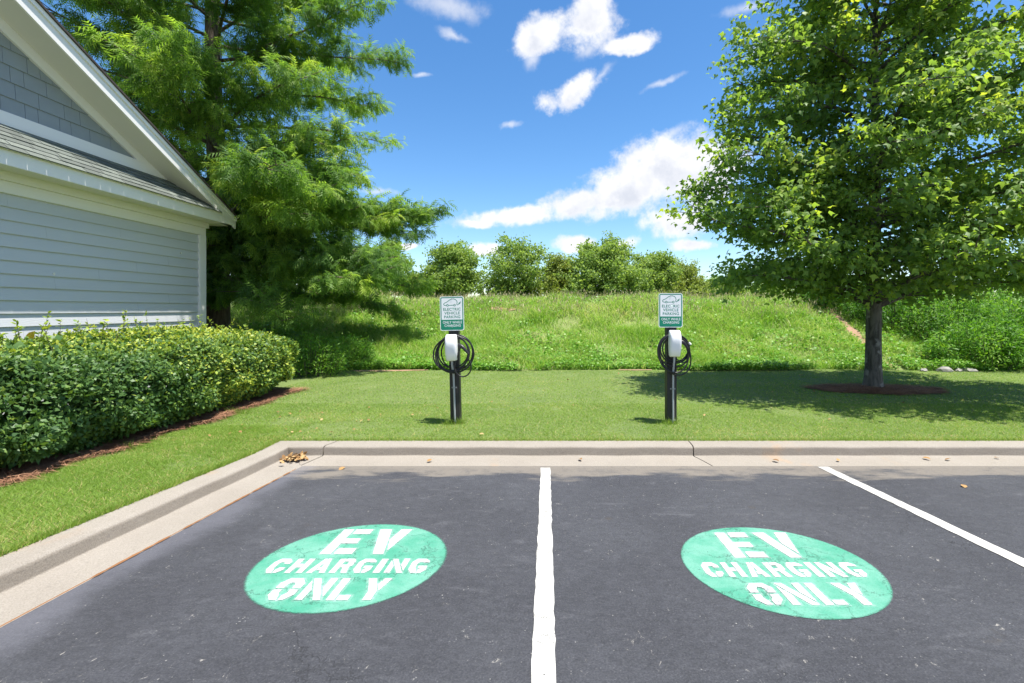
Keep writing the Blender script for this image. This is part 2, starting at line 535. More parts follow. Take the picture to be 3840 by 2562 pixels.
leaf_mat('thicket_leaf', [(0, (.06, .165, .024)), (.5, (.13, .30, .034)), (1, (.27, .43, .055))], .5, .45, (1.2, 1.25, .5), .3, .5, .7)
leaf_mat('far_leaf', [(0, (.16, .26, .07)), (.5, (.24, .35, .09)), (1, (.35, .45, .12))], .55, .48, (1.2, 1.2, .6), .3, .5, .6)
leaf_mat('far_leaf_yellow', [(0, (0.168, 0.228, 0.048)), (.5, (0.240, 0.306, 0.066)), (1, (0.348, 0.396, 0.096))], .55, .42, (1.2, 1.2, .6), .3, .5, .6)
leaf_mat('pine_straw', [(0, (.17, .085, .052)), (.5, (.32, .165, .10)), (1, (.50, .30, .18))], .8, .12, (1, 1, 1), .2, .4, 4)
leaf_mat('dry_leaf', [(0, (.17, .09, .04)), (.6, (.34, .20, .08)), (1, (.52, .36, .18))], .75, .15, (1, 1, 1), .2, .3, 5)
paint_mat('yellow_leaf', (.72, .50, .03), .45, .15, 20)
bark_mat('maple_bark', (.045, .038, .030), (.135, .118, .098), 11, (1, 1, .3), (.24, .22, .195))
bark_mat('cypress_bark', (.075, .055, .04), (.17, .13, .10), 18, (1, 1, .18))
bark_mat('twig_bark', (.06, .048, .036), (.13, .105, .08), 20)
paint_mat('rock', (.27, .255, .235), .9, .25, 9, .6, 24)

# painted markings: chipped where noise is high
def chip_paint(name, base, lo, hi, soft=None):
    m, t, p, o = new_mat(name)
    P0 = pos(t)
    n1 = t.noise(P0, 5, 6, .65)
    c = t.mix(t.smooth(n1, .3, .7), lo, hi)
    crk = t.voro(t.vmath('ADD', P0, t.vmath('SCALE', t.noise(P0, 6, 6, .7, out='Color'), .35)), 4.2, 'DISTANCE_TO_EDGE')
    cm = t.math('MULTIPLY', t.smooth(crk, .020, .006), t.smooth(t.noise(P0, 2.2, 3), .38, .55))
    c = t.mix(t.math('MULTIPLY', cm, base), c, tuple(x * .25 for x in lo))
    gr = t.noise(P0, 150, 3, .75)
    c = t.mix(t.smooth(gr, .34, .5), t.mix(1.0, c, (.72, .74, .73), 'MULTIPLY'), c)
    t.put(p.inputs['Base Color'], c); p.inputs['Roughness'].default_value = .7
    bump(t, p, gr, .4, .006)
    chip = t.smooth(t.noise(P0, 24, 8, .78), .625, .67)
    if soft:
        tc_ = t.n('ShaderNodeTexCoord').outputs['Object']
        ln = t.vmath('LENGTH', tc_, out=1)
        rr = t.math('ADD', ln, t.math('MULTIPLY', t.math('SUBTRACT', t.noise(P0, 60, 4, .7), .5), .022))
        chip = t.math('MAXIMUM', t.math('MULTIPLY', chip, .5), t.smooth(rr, soft - .016, soft + .006))
    tr = t.n('ShaderNodeBsdfTransparent'); mx = t.n('ShaderNodeMixShader')
    t.put(mx.inputs[0], chip)
    m.node_tree.links.new(p.outputs[0], mx.inputs[1]); m.node_tree.links.new(tr.outputs[0], mx.inputs[2])
    m.node_tree.links.new(mx.outputs[0], o.inputs[0])
chip_paint('line_paint', .8, (.40, .39, .36), (.55, .54, .51))
chip_paint('green_paint', .8, (.045, .255, .165), (.125, .325, .245), soft=.535)
chip_paint('letter_paint', .6, (.40, .41, .41), (.62, .63, .63))
# overspray halo around the stencilled letters
m, t, p, o = new_mat('overspray')
p.inputs['Base Color'].default_value = (.82, .85, .85, 1); p.inputs['Roughness'].default_value = .8
tr = t.n('ShaderNodeBsdfTransparent'); mx = t.n('ShaderNodeMixShader')
t.put(mx.inputs[0], t.smooth(t.noise(pos(t), 70, 5, .75), .42, .75, .97, .72))
m.node_tree.links.new(p.outputs[0], mx.inputs[1]); m.node_tree.links.new(tr.outputs[0], mx.inputs[2])
m.node_tree.links.new(mx.outputs[0], o.inputs[0])

paint_mat('post_paint', (.030, .027, .025), .6, .35, 9, .35, 50, (1, 1, .2))
paint_mat('sign_white', (.88, .88, .88), .35, .03, 5, .0)
paint_mat('sign_green', (.006, .235, .135), .35, .05, 5, .0)
paint_mat('charger_white', (.83, .83, .85), .16, .02, 3, .0, spec=.5)
paint_mat('charger_print', (.60, .60, .62), .4, .02, 3, .0)
paint_mat('rubber', (.018, .018, .020), .38, .2, 20, .05)
paint_mat('conduit', (.38, .385, .40), .45, .08, 9, .1)
paint_mat('steel', (.28, .28, .28), .6, .1, 20, .1)
paint_mat('cable_label', (.75, .75, .75), .5)

M = MATS
# ------------------------------------------------------------------ ground levels
GX, GY = -2.445, 4.81            # edge of the asphalt along the left and the far gutter


def lot_z(y):
    return 0.19 - 0.05325 * np.clip(y, 0, GY)


def lawn_z(x, y):
    x = np.asarray(x, float); y = np.asarray(y, float)
    z = np.maximum(.048, .308 - .05325 * np.clip(y, 0, 99))
    return z + .012 * np.sin(x * 1.3 + y) * np.clip((y - 5.6) / 3, 0, 1)


def bank_edge(x):
    x = np.asarray(x, float)
    return 11.45 + .10 * np.sin(x * 1.1) + .06 * np.sin(x * 2.9 + 1)


def bank_z(x, y):
    """grassy bank rising behind the lawn to a level field"""
    x = np.asarray(x, float); y = np.asarray(y, float)
    d = y - bank_edge(x)
    crest = 1.74 + .05 * np.sin(x * .5) + .03 * np.sin(x * 1.7)
    s = np.clip(d / 6.6, 0, 1)
    prof = s * s * (3 - 2 * s) * .55 + s * .45
    fall = np.clip((x - (8.6 + (y - 11.5) * .25)) / 4.5, 0, 1); fall = fall * fall * (3 - 2 * fall)
    crest = crest * (1 - .72 * fall)
    z = .03 + crest * prof
    bumps = .05 * np.sin(x * 2.3 + y * 1.1) * np.sin(y * 1.9 - x * .7) + .03 * np.sin(x * 5.1) * np.sin(y * 4.3)
    return z + bumps * np.clip(d / 1.0, 0, 1) * np.clip((30 - y) / 10, 0, 1)


def grid_mesh(name, xs, ys, zf):
    X, Y = np.meshgrid(xs, ys); nx, ny = len(xs), len(ys)
    V = np.column_stack([X.ravel(), Y.ravel(), zf(X.ravel(), Y.ravel())])
    i = np.arange(nx * ny).reshape(ny, nx)
    F = np.stack([i[:-1, :-1], i[:-1, 1:], i[1:, 1:], i[1:, :-1]], -1).reshape(-1, 4)
    return V, F


V, F = grid_mesh('p', np.array([GX, 0, 60.0]), np.array([-60.0, -4, 0, 1, 2, 3, 4, GY]), lambda x, y: lot_z(y))
tag(obj('parking_lot', np_mesh('parking_lot', V, F), M['asphalt']), kind='structure')

a = Acc()
V, F = grid_mesh('a', np.concatenate([[-80, -40, -20], np.linspace(-12, -2.945, 16)]), np.concatenate([[-60, -10, 0], np.linspace(1, 5.31, 12), np.linspace(5.7, 11.6, 14)]), lawn_z)
a.add(V, F)
V, F = grid_mesh('b', np.concatenate([np.linspace(-2.945, 12, 30), [20, 60]]), np.linspace(5.31, 11.6, 16), lawn_z)
a.add(V, F)
tag(obj('lawn', a.mesh('lawn', True), M['lawn_ground']), kind='structure')

xs = np.concatenate([[-400, -150, -60, -30, -20], np.linspace(-15, 18, 133), [24, 40, 80, 160, 400]])
ys = np.concatenate([np.linspace(11.3, 20, 60), [21, 23, 26, 30, 40, 60, 100, 200, 500, 1200]])
V, F = grid_mesh('m', xs, ys, bank_z)
tag(obj('meadow_bank', np_mesh('meadow_bank', V, F, None, True), M['meadow_ground']), kind='structure')

# worn clay track up the bank behind the maple, bare strips along its foot
def strip(name, pts, widths, zf, lift, label, seed):
    r = np.random.default_rng(seed)
    pts = np.array(pts, float)
    tt = np.linspace(0, len(pts) - 1, 26)
    cx = np.interp(tt, range(len(pts)), pts[:, 0]); cy = np.interp(tt, range(len(pts)), pts[:, 1]); w = np.interp(tt, range(len(pts)), widths)
    tx, ty = np.gradient(cx), np.gradient(cy); L = np.hypot(tx, ty)
    w = w * r.uniform(.65, 1.25, len(w)); w[0] = w[-1] = .01
    vs, fs = [], []
    for i in range(26):
        for s in (-1, 0, 1):
            x = cx[i] - ty[i] / L[i] * w[i] * s * .5; y = cy[i] + tx[i] / L[i] * w[i] * s * .5
            vs.append((x, y, float(zf(x, y)) + (lift if s == 0 else lift * .4)))
    for i in range(25):
        for s in (0, 1):
            fs.append((i * 3 + s, i * 3 + s + 1, i * 3 + s + 4, i * 3 + s + 3))
    return tag(obj(name, py_mesh(name, vs, fs, True), M['clay']), kind='structure')
strip('dirt_track', [(8.55, 11.7), (8.75, 12.6), (9.1, 13.8), (9.4, 15.0), (9.65, 16.0), (9.8, 16.8)], [.10, .18, .26, .26, .2, .08], bank_z, .025, '', 1)
strip('bare_soil_patch', [(-4.6, 11.38), (-4.0, 11.34), (-3.3, 11.36), (-2.8, 11.4)], [.1, .22, .2, .06], lawn_z, .02, '', 2)
strip('bare_soil_patch', [(1.7, 11.42), (2.1, 11.40), (2.5, 11.42)], [.05, .14, .05], lawn_z, .02, '', 3)
strip('bare_soil_patch', [(-3.2, 16.3), (-1.9, 16.7), (-.9, 16.6)], [.2, .4, .2], bank_z, .05, '', 4)

# ------------------------------------------------------------------ kerb and gutter: cast sections with joints
PROF = [(0, 0), (.15, .003), (.290, .010), (.2985, .014), (.301, .022), (.306, .082), (.310, .094), (.318, .103), (.332, .109), (.355, .112), (.43, .115), (.50, .117), (.50, -.16), (0, -.16)]
kerb = tag(empty('kerb', (0, 0, 0)), kind='structure')


def kerb_section(fn0, fn1, n):
    vs, fs = [], []
    k = len(PROF)
    for i in range(n + 1):
        f = i / n
        for (d, z) in PROF:
            A, B = fn0(d), fn1(d)
            x, y = A[0] + (B[0] - A[0]) * f, A[1] + (B[1] - A[1]) * f
            wob = .0025 * math.sin(7.3 * (x + y) + 20 * d) if 0 < d < .5 else 0
            vs.append((x, y, float(lot_z(min(y, GY))) + z + wob - (.004 if d == 0 and z == 0 else 0)))
    for i in range(n):
        for j in range(k):
            fs.append((i * k + j, i * k + (j + 1) % k, (i + 1) * k + (j + 1) % k, (i + 1) * k + j))
    fs.append(tuple(range(k))); fs.append(tuple(range(n * k, n * k + k))[::-1])
    me = py_mesh('kerb_section', vs, fs)
    bm = bmesh.new(); bm.from_mesh(me); bmesh.ops.recalc_face_normals(bm, faces=bm.faces[:]); bm.to_mesh(me); bm.free()
    for p_ in me.polygons: p_.use_smooth = True
    me.set_sharp_from_angle(angle=R(50))
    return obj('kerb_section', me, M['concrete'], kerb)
mitre = lambda d: (GX - d, GY + d)
kerb_section(lambda d: (GX - d, -2.0), mitre, 30)
kerb_section(lambda d: (GX - d, -8.0), lambda d: (GX - d, -2.012), 6)
j1, j2 = -2.37, 1.556
kerb_section(mitre, lambda d: (j1 - .12 + d * .35, GY + d), 6)
kerb_section(lambda d: (j1 - .106 + d * .35, GY + d), lambda d: (j2 + max(0, .3 - d) * .35, GY + d), 24)
kerb_section(lambda d: (j2 + .012 + max(0, .3 - d) * .35, GY + d), lambda d: (8.5, GY + d), 20)
kerb_section(lambda d: (8.512, GY + d), lambda d: (18, GY + d), 8)
# rusty seam between the left gutter and the asphalt
vs, fs = [], []
rr = random.Random(3)
N = 70
for i in range(N + 1):
    y = 1.4 + (GY - .12 - 1.4) * i / N
    w = .003 + .010 * rr.random() ** 1.5 * (1 if 2.6 < y < 4.6 else .2)
    z = float(lot_z(y)) + .005
    vs += [(GX - w, y, z + .002), (GX + w * .7, y, z)]
for i in range(N): fs.append((2 * i, 2 * i + 1, 2 * i + 3, 2 * i + 2))
obj('rusty_joint', py_mesh('rusty_joint', vs, fs), M['rust_edge'], kerb)

# ------------------------------------------------------------------ parking lines
def flat_strip(name, x0, x1, y0, y1, n, lift, mat, seed):
    r = random.Random(seed)
    vs, fs = [], []
    for i in range(n + 1):
        y = y0 + (y1 - y0) * i / n
        j = r.uniform(-.004, .004); k = r.uniform(-.004, .004)
        z = float(lot_z(y)) + lift
        vs += [(x0 + j, y, z), (x1 + k, y, z)]
    for i in range(n): fs.append((2 * i, 2 * i + 1, 2 * i + 3, 2 * i + 2))
    return obj(name, py_mesh(name, vs, fs), mat)
tag(flat_strip('parking_line', -.058, .036, -3, 4.74, 110, .004, M['line_paint'], 1), 'white painted bay line running straight between the two green circles', 'road marking', 'bay lines')
tag(flat_strip('parking_line', 2.69, 2.79, -3, 4.77, 110, .004, M['line_paint'], 2), 'white painted bay line slanting to the right edge beyond both green circles', 'road marking', 'bay lines')

# ------------------------------------------------------------------ stencilled circles
GL = {
 'E': (.9, [[(0, 0), (.34, 0), (.34, .40), (.86, .40), (.86, .60), (.34, .60), (.34, 1), (0, 1)], [(.42, .80), (1, .80), (1, 1), (.42, 1)], [(.44, 0), (1, 0), (1, .21), (.44, .21)]]),
 'V': (1.0, [[(0, 1), (.36, 1), (.66, 0), (.36, 0)], [(.66, 1), (1, 1), (.70, .12), (.53, .55)]]),
 'C': (.95, [[(0, .24), (0, .76), (.22, 1), (.76, 1), (1, .8), (1, .64), (.68, .64), (.62, .76), (.42, .76), (.34, .66), (.34, .34), (.44, .22), (.50, 0), (.22, 0)], [(.58, 0), (.78, 0), (1, .2), (1, .36), (.68, .36), (.56, .22)]]),
 'H': (.95, [[(0, 0), (.32, 0), (.32, .38), (.60, .38), (.60, .62), (.32, .62), (.32, 1), (0, 1)], [(.67, 0), (1, 0), (1, 1), (.67, 1)]]),
 'A': (1.0, [[(0, 0), (.30, 0), (.47, .66), (.47, 1), (.33, 1)], [(.54, 1), (.70, 1), (1, 0), (.70, 0), (.66, .18), (.44, .18), (.47, .38), (.58, .38), (.54, .62)]]),
 'R': (.95, [[(0, 0), (.33, 0), (.33, 1), (0, 1)], [(.40, 1), (.82, 1), (1, .86), (1, .52), (.86, .42), (1, 0), (.68, 0), (.54, .38), (.40, .38), (.40, .56), (.66, .56), (.66, .80), (.40, .80)]]),
 'G': (.95, [[(0, .24), (0, .76), (.22, 1), (.76, 1), (1, .84), (1, .74), (.68, .74), (.62, .78), (.42, .76), (.34, .66), (.34, .34), (.44, .22), (.50, 0), (.22, 0)], [(.58, 0), (.78, 0), (1, .2), (1, .48), (.52, .48), (.52, .32), (.66, .32), (.66, .24), (.56, .20)]]),
 'I': (.36, [[(0, 0), (1, 0), (1, 1), (0, 1)]]),
 'N': (1.0, [[(0, 1), (.30, 1), (1, 0), (.70, 0)], [(0, 0), (.30, 0), (.30, .46), (0, .88)], [(.70, 1), (1, 1), (1, .12), (.70, .54)]]),
 'O': (1.0, [[(0, .54), (0, .78), (.24, 1), (.76, 1), (1, .78), (1, .54), (.66, .54), (.66, .70), (.58, .80), (.42, .80), (.34, .70), (.34, .54)], [(0, .46), (.34, .46), (.34, .30), (.44, .19), (.50, 0), (.24, 0), (0, .22)], [(.66, .46), (1, .46), (1, .22), (.76, 0), (.58, 0), (.55, .19), (.66, .30)]]),
 'L': (.85, [[(0, 0), (.38, 0), (.38, 1), (0, 1)], [(.46, 0), (1, 0), (1, .21), (.46, .21)]]),
 'Y': (1.0, [[(0, 1), (.36, 1), (.67, .40), (.67, 0), (.34, 0), (.34, .40)], [(.68, 1), (1, 1), (.73, .42), (.55, .68)]]),
}


def grow(poly, d):
    """push a polygon outline out by d (for the overspray halo)"""
    n = len(poly); area = sum(poly[i][0] * poly[(i + 1) % n][1] - poly[(i + 1) % n][0] * poly[i][1] for i in range(n))
    s = 1 if area > 0 else -1
    out = []
    for i in range(n):
        p0, p1, p2 = Vector(poly[i - 1]), Vector(poly[i]), Vector(poly[(i + 1) % n])
        e1, e2 = (p1 - p0).normalized(), (p2 - p1).normalized()
        n1, n2 = Vector((e1.y, -e1.x)) * s, Vector((e2.y, -e2.x)) * s
        b = n1 + n2
        b = b.normalized() if b.length > 1e-4 else n1
        out.append(tuple(p1 + b * d / max(.45, b.dot(n1))))
    return out


def marking(cx, cy, rad, rows, label):
    root = empty('stencil_marking', (cx, cy, float(lot_z(cy))))
    root.rotation_euler = (math.atan(-.05325), 0, 0)
    tag(root, label, 'road marking', 'charging bay circles')
    n = 72
    disc = py_mesh('green_disc', [(0, 0, .003)] + [((rad + .012) * math.cos(2 * math.pi * i / n), (rad + .012) * math.sin(2 * math.pi * i / n), .003) for i in range(n)], [(0, 1 + i, 1 + (i + 1) % n) for i in range(n)])
    obj('green_disc', disc, M['green_paint'], root)
    for word, x0, x1, y0, y1 in rows:
        gap = (x1 - x0) * (.10 if len(word) == 2 else .045 if len(word) == 4 else .028)
        tot = sum(GL[ch][0] for ch in word)
        unitw = (x1 - x0 - gap * (len(word) - 1)) / tot
        x = x0
        for ch in word:
            w = GL[ch][0] * unitw
            polys = [[(x + u * w - cx, y0 + v * (y1 - y0) - cy) for (u, v) in pl] for pl in GL[ch][1]]
            for nm, dz, ex, mt in (('overspray', .0042, .012, 'overspray'), ('letter', .0056, 0, 'letter_paint')):
                vs, fs = [], []
                for k, pl in enumerate(polys):
                    q = grow(pl, ex if len(word) < 5 else ex * .6) if ex else grow(pl, -.0005 if len(word) < 5 else .0005)
                    fs.append(tuple(range(len(vs), len(vs) + len(q)))); vs += [(a_, b_, dz + .0004 * k) for a_, b_ in q]
                me = py_mesh(nm, vs, fs)
                if nm == 'overspray': halo = obj(nm, me, M[mt], root)
                else: obj('letter', me, M[mt], root)
            x += w + gap
marking(-1.125, 2.79, .528, [('EV', -1.356, -.90, 2.867, 3.229), ('CHARGING', -1.562, -.675, 2.639, 2.803), ('ONLY', -1.40, -.825, 2.367, 2.578)],
        'green painted circle reading EV charging only, left of the centre bay line')
marking(1.317, 2.739, .521, [('EV', 1.104, 1.575, 2.82, 3.175), ('CHARGING', .874, 1.749, 2.597, 2.758), ('ONLY', 1.033, 1.622, 2.325, 2.53)],
        'green painted circle reading EV charging only, right of the centre bay line')

# ------------------------------------------------------------------ charging stations
def text_mesh(body, width, height, bold=.012, space=1.0):
    cu = bpy.data.curves.new('lettering', 'FONT'); cu.body = body; cu.size = 1.0; cu.offset = bold; cu.space_character = space
    cu.align_x = 'CENTER'
    tmp = bpy.data.objects.new('lettering', cu); COL.objects.link(tmp)
    dg = bpy.context.evaluated_depsgraph_get(); dg.update()
    me = bpy.data.meshes.new_from_object(tmp.evaluated_get(dg))
    bpy.data.objects.remove(tmp, do_unlink=True); bpy.data.curves.remove(cu)
    co = np.array([v.co[:] for v in me.vertices])
    lo, hi = co.min(0), co.max(0)
    sx, sy = width / (hi[0] - lo[0]), height / (hi[1] - lo[1])
    for v in me.vertices:
        v.co = Vector(((v.co.x - (lo[0] + hi[0]) / 2) * sx, 0, (v.co.y - lo[1]) * sy))
    return me


def round_rect(w, h, r, n=6, cx=0, cz=0):
    out = []
    for (sx, sz, a0) in ((1, 1, 0), (-1, 1, 90), (-1, -1, 180), (1, -1, 270)):
        for i in range(n + 1):
            a_ = R(a0 + 90 * i / n)
            out.append((cx + sx * (w / 2 - r) + r * math.cos(a_), cz + sz * (h / 2 - r) + r * math.sin(a_)))
    return out


def ribbon(pts, w, y, closed=False):
    pts = [Vector(p) for p in pts]; n = len(pts); vs, fs = [], []
    for i, p_ in enumerate(pts):
        a_ = pts[i - 1] if (i or closed) else p_; b_ = pts[(i + 1) % n] if (i < n - 1 or closed) else p_
        t_ = (b_ - a_).normalized(); nn = Vector((-t_.y, t_.x)) * w / 2
        vs += [(p_.x + nn.x, y, p_.y + nn.y), (p_.x - nn.x, y, p_.y - nn.y)]
    for i in range(n if closed else n - 1):
        j = (i + 1) % n
        fs.append((2 * i, 2 * i + 1, 2 * j + 1, 2 * j))
    return vs, fs


def charger_shell():
    """rounded shield: narrow at the foot, bulging forward"""
    rows = [(0, .062, .02), (.004, .072, .035), (.02, .080, .055), (.10, .0875, .085), (.20, .0895, .10), (.27, .086, .095), (.315, .079, .07), (.330, .074, .045), (.335, .066, .02)]
    N = 22; V, F = [], []
    for z, w, d in rows:
        for i in range(N + 1):
            a_ = math.pi * i / N
            cx, sy = math.cos(a_), math.sin(a_)
            x = .87 * w * math.copysign(abs(cx) ** .42, cx); y = -d * abs(sy) ** .55
            V.append((x, y, z))
    n = N + 1
    for r_ in range(len(rows) - 1):
        for i in range(N): F.append((r_ * n + i, r_ * n + i + 1, (r_ + 1) * n + i + 1, (r_ + 1) * n + i))
    F.append(tuple(range(n))[::-1]); F.append(tuple(range((len(rows) - 1) * n, len(rows) * n)))
    for r_ in range(len(rows) - 1): F.append((r_ * n, (r_ + 1) * n, (r_ + 1) * n + N, r_ * n + N))
    me = py_mesh('charger_housing', V, F, True)
    bm = bmesh.new(); bm.from_mesh(me); bmesh.ops.recalc_face_normals(bm, faces=bm.faces[:]); bm.to_mesh(me); bm.free()
    me.set_sharp_from_angle(angle=R(60))
    return me


def loop_pts(cx, cz, rx, rz, y, tilt=0, n=48, a0=0, a1=360, wob=0.0, seed=0):
    r = random.Random(seed); ph = r.uniform(0, 6)
    out = []
    for i in range(n + 1):
        a_ = R(a0 + (a1 - a0) * i / n)
        k = 1 + wob * math.sin(2 * a_ + ph)
        x, z = rx * k * math.cos(a_), rz * k * math.sin(a_)
        c_, s_ = math.cos(R(tilt)), math.sin(R(tilt))
        out.append((cx + x * c_ - z * s_, y + .012 * math.sin(a_ * 1.0 + ph), cz + x * s_ + z * c_))
    return out


def station(x, y, lean, label, sign_z, sign_dx, box_z, box_dx, loops, tails, handle, strap_z, tag_mark):
    z0 = float(lawn_z(x, y))
    root = tag(empty('charging_post', (x, y, z0)), label, 'charging post', 'charging posts on the lawn')
    root.rotation_euler = (0, R(lean), 0)
    g = lambda z: z - z0
    hw = .0625
    obj('post', box_mesh('post', -hw, hw, 0, .125, -.25, g(sign_z + .30), .006), M['post_paint'], root)
    # sign
    W_, H_ = .305, .435
    sgn = obj('sign', prism('sign', round_rect(W_, H_, .026, 6, 0, 0), 'y', -.006, -.003), M['sign_white'], root)
    sgn.location = (sign_dx, 0, g(sign_z) + H_ / 2)
    outer = round_rect(W_ - .016, H_ - .016, .022, 6); inner = round_rect(W_ - .040, H_ - .040, .012, 6)
    n = len(outer)
    obj('border', py_mesh('border', [(a_, -.0062, b_) for a_, b_ in outer] + [(a_, -.0062, b_) for a_, b_ in inner], [(i, (i + 1) % n, n + (i + 1) % n, n + i) for i in range(n)]), M['sign_green'], sgn)
    zp = H_ / 2 - (487 - 85) * .000735
    obj('green_panel', py_mesh('green_panel', [(-W_ / 2 + .019, -.0063, -H_ / 2 + .019), (W_ / 2 - .019, -.0063, -H_ / 2 + .019), (W_ / 2 - .019, -.0063, zp), (-W_ / 2 + .019, -.0063, zp)], [(0, 1, 2, 3)]), M['sign_green'], sgn)
    k = .000735
    Xs = lambda px: (px - 372) * k
    Zs = lambda py: H_ / 2 - (py - 88) * k
    for txt, xa, xb, ya, yb, mt in (('ELECTRIC', 222, 524, 286, 334, 'sign_green'), ('VEHICLE', 241, 508, 352, 400, 'sign_green'), ('PARKING', 236, 516, 418, 466, 'sign_green'),
                                    ('ONLY WHILE', 212, 543, 514, 558, 'sign_white'), ('CHARGING', 240, 520, 572, 614, 'sign_white')):
        me = text_mesh(txt, (xb - xa) * k, (yb - ya) * k, .012, 1.06)
        o_ = obj('lettering', me, M[mt], sgn); o_.location = (Xs((xa + xb) / 2), -.0066, Zs(yb))
    car = [(276, 243), (250, 240), (234, 231), (230, 217), (244, 203), (288, 184), (330, 152), (372, 133), (410, 132), (442, 146), (461, 170), (466, 198), (459, 222), (462, 235), (478, 234), (496, 216)]
    vs, fs = ribbon([(Xs(a_), Zs(b_)) for a_, b_ in car], .0075, -.0064)
    def more(v2, f2):
        nonlocal vs, fs
        b_ = len(vs); vs = vs + v2; fs = fs + [tuple(i + b_ for i in f_) for f_ in f2]
    more(*ribbon([(Xs(318), Zs(242)), (Xs(400), Zs(240))], .0075, -.0064))
    for wx in (297, 420):
        more(*ribbon([(Xs(wx) + .0115 * math.cos(2 * math.pi * i / 16), Zs(240) + .0115 * math.sin(2 * math.pi * i / 16)) for i in range(16)], .007, -.0066, True))
    more([(Xs(488), -.0065, Zs(208)), (Xs(502), -.0065, Zs(226)), (Xs(524), -.0065, Zs(208)), (Xs(508), -.0065, Zs(190))], [(0, 1, 2, 3)])
    more(*ribbon([(Xs(512), Zs(192)), (Xs(526), Zs(176))], .004, -.0065)); more(*ribbon([(Xs(521), Zs(203)), (Xs(537), Zs(184))], .004, -.0065))
    obj('car_symbol', py_mesh('car_symbol', vs, fs), M['sign_green'], sgn)
    for bz in (131, 622):
        o_ = obj('bolt', prism('bolt', [(.006 * math.cos(i * math.pi / 3), .006 * math.sin(i * math.pi / 3)) for i in range(6)], 'y', -.012, -.0085), M['steel'], sgn); o_.location = (0, 0, Zs(bz))
    # charger
    c_ = obj('charger_housing', charger_shell(), M['charger_white'], root); c_.location = (box_dx, -.072, g(box_z))
    obj('back_plate', box_mesh('back_plate', box_dx - .05, box_dx + .05, -.0715, -.001, g(box_z) + .03, g(box_z) + .30, .003), M['rubber'], root)
    me = text_mesh('TESLA', .075, .0085, .0, 1.9); o_ = obj('lettering', me, M['charger_print'], c_); o_.location = (0, -.0985, .262)
    # cable coil
    acc = Acc()
    for lp in loops:
        acc.add(*tube_arrays([(a_, b_, g(cc)) for a_, b_, cc in lp], .0098, 8))
    obj('cable', acc.mesh('cable', True), M['rubber'], root)
    for tl in tails:
        obj('cable', np_mesh('cable', *tube_arrays([(a_, b_, g(cc)) for a_, b_, cc in tl], .0085, 8), None, True), M['rubber'], root)
    hp = [Vector(q) for q in handle]
    pts = [tuple(hp[0].lerp(hp[1], i / 10) + Vector((0, 0, .02 * math.sin(math.pi * i / 10)))) for i in range(11)]
    rad = [.018, .021, .023, .024, .024, .023, .021, .019, .017, .014, .011]
    obj('connector', np_mesh('connector', *tube_arrays([(a_, b_, g(cc)) for a_, b_, cc in pts], rad, 10), None, True), M['rubber'], root)
    if tag_mark:
        tp = Vector(tag_mark); obj('cable_label', np_mesh('cable_label', *tube_arrays([(tp.x - .012, tp.y, g(tp.z) + .012), (tp.x, tp.y, g(tp.z)), (tp.x + .012, tp.y, g(tp.z) - .014)], .0135, 8), None, True), M['cable_label'], root)
    # conduit
    con = [(box_dx * .9, -.075, g(box_z) + .02), (box_dx * .9, -.070, g(box_z) - .05), (box_dx * .6 + .003, -.022, g(box_z) - .18), (box_dx * .5 + .004, -.017, .35), (box_dx * .4 + .006, -.017, -.02)]
    t_ = np.linspace(0, 4, 24); con = np.array(con)
    cp = np.column_stack([np.interp(t_, range(5), con[:, i]) for i in range(3)])
    co = obj('conduit', np_mesh('conduit', *tube_arrays(cp, .0135, 10), None, True), M['conduit'], root)
    for sz in strap_z:
        xx = float(np.interp(-sz, -cp[:, 2], cp[:, 0]))
        me = prism('conduit_strap', [(xx - .034, -.004), (xx - .016, -.004), (xx - .015, -.026), (xx - .009, -.034), (xx + .009, -.034), (xx + .015, -.026), (xx + .016, -.004), (xx + .034, -.004), (xx + .034, -.001), (xx - .034, -.001)], 'z', sz - .009, sz + .009)
        obj('conduit_strap', me, M['steel'], root)
    return root


# left post: coil measured from the photograph, local x about the post centre, heights absolute
lp1 = [loop_pts(.02, .93, .235, .235, -.045, 0, seed=1, wob=.03), loop_pts(-.005, .945, .205, .225, -.05, 10, seed=2, wob=.04), loop_pts(.0, .96, .18, .205, -.035, -14, seed=3, wob=.04),
       loop_pts(-.02, .94, .222, .215, -.055, 20, seed=4, wob=.03), loop_pts(.045, .955, .205, .215, -.02, -25, seed=5, wob=.03)]
tl1 = [[(.04 + .0, -.05, 1.06), (.03, -.06, .98), (-.0, -.05, .84), (-.03, -.05, .76)],
       [(.205, -.10, .925)] + [(.13 + .105 * math.cos(R(a_)), -.105, .80 + .125 * math.sin(R(a_)) - .02) for a_ in range(45, -215, -20)] + [(.07, -.09, .95), (.11, -.06, 1.04)]]
station(-1.165, 6.13, -1.2, 'black charging post, the left one, with its cable coil sagging right and post leaning slightly', 1.232, -.012, .852, -.012, lp1, tl1,
        [(.07, -.06, 1.055), (.205, -.10, .935)], [.46], None)
lp2 = [loop_pts(.03, .92, .185, .265, -.05, 18, seed=11, wob=.03), loop_pts(.015, .97, .195, .20, -.05, 10, seed=12, wob=.04), loop_pts(.03, 1.0, .18, .19, -.035, -6, seed=13, wob=.04),
       loop_pts(.0, .94, .185, .245, -.055, 22, seed=14, wob=.03), loop_pts(.04, 1.005, .165, .165, -.02, 0, seed=15, wob=.03)]
tl2 = [[(.03, -.05, .915), (.05, -.055, .87), (.09, -.06, .835), (.14, -.06, .83), (.17, -.06, .85), (.185, -.07, .92), (.18, -.09, 1.0)]]
station(1.597, 6.13, 0.0, 'black charging post, the right one, upright with its cable coil hanging low to the left', 1.272, -.018, .905, .012, lp2, tl2,
        [(.09, -.06, 1.105), (.18, -.09, 1.005)], [.44, .04], (.215, -.04, 1.07))

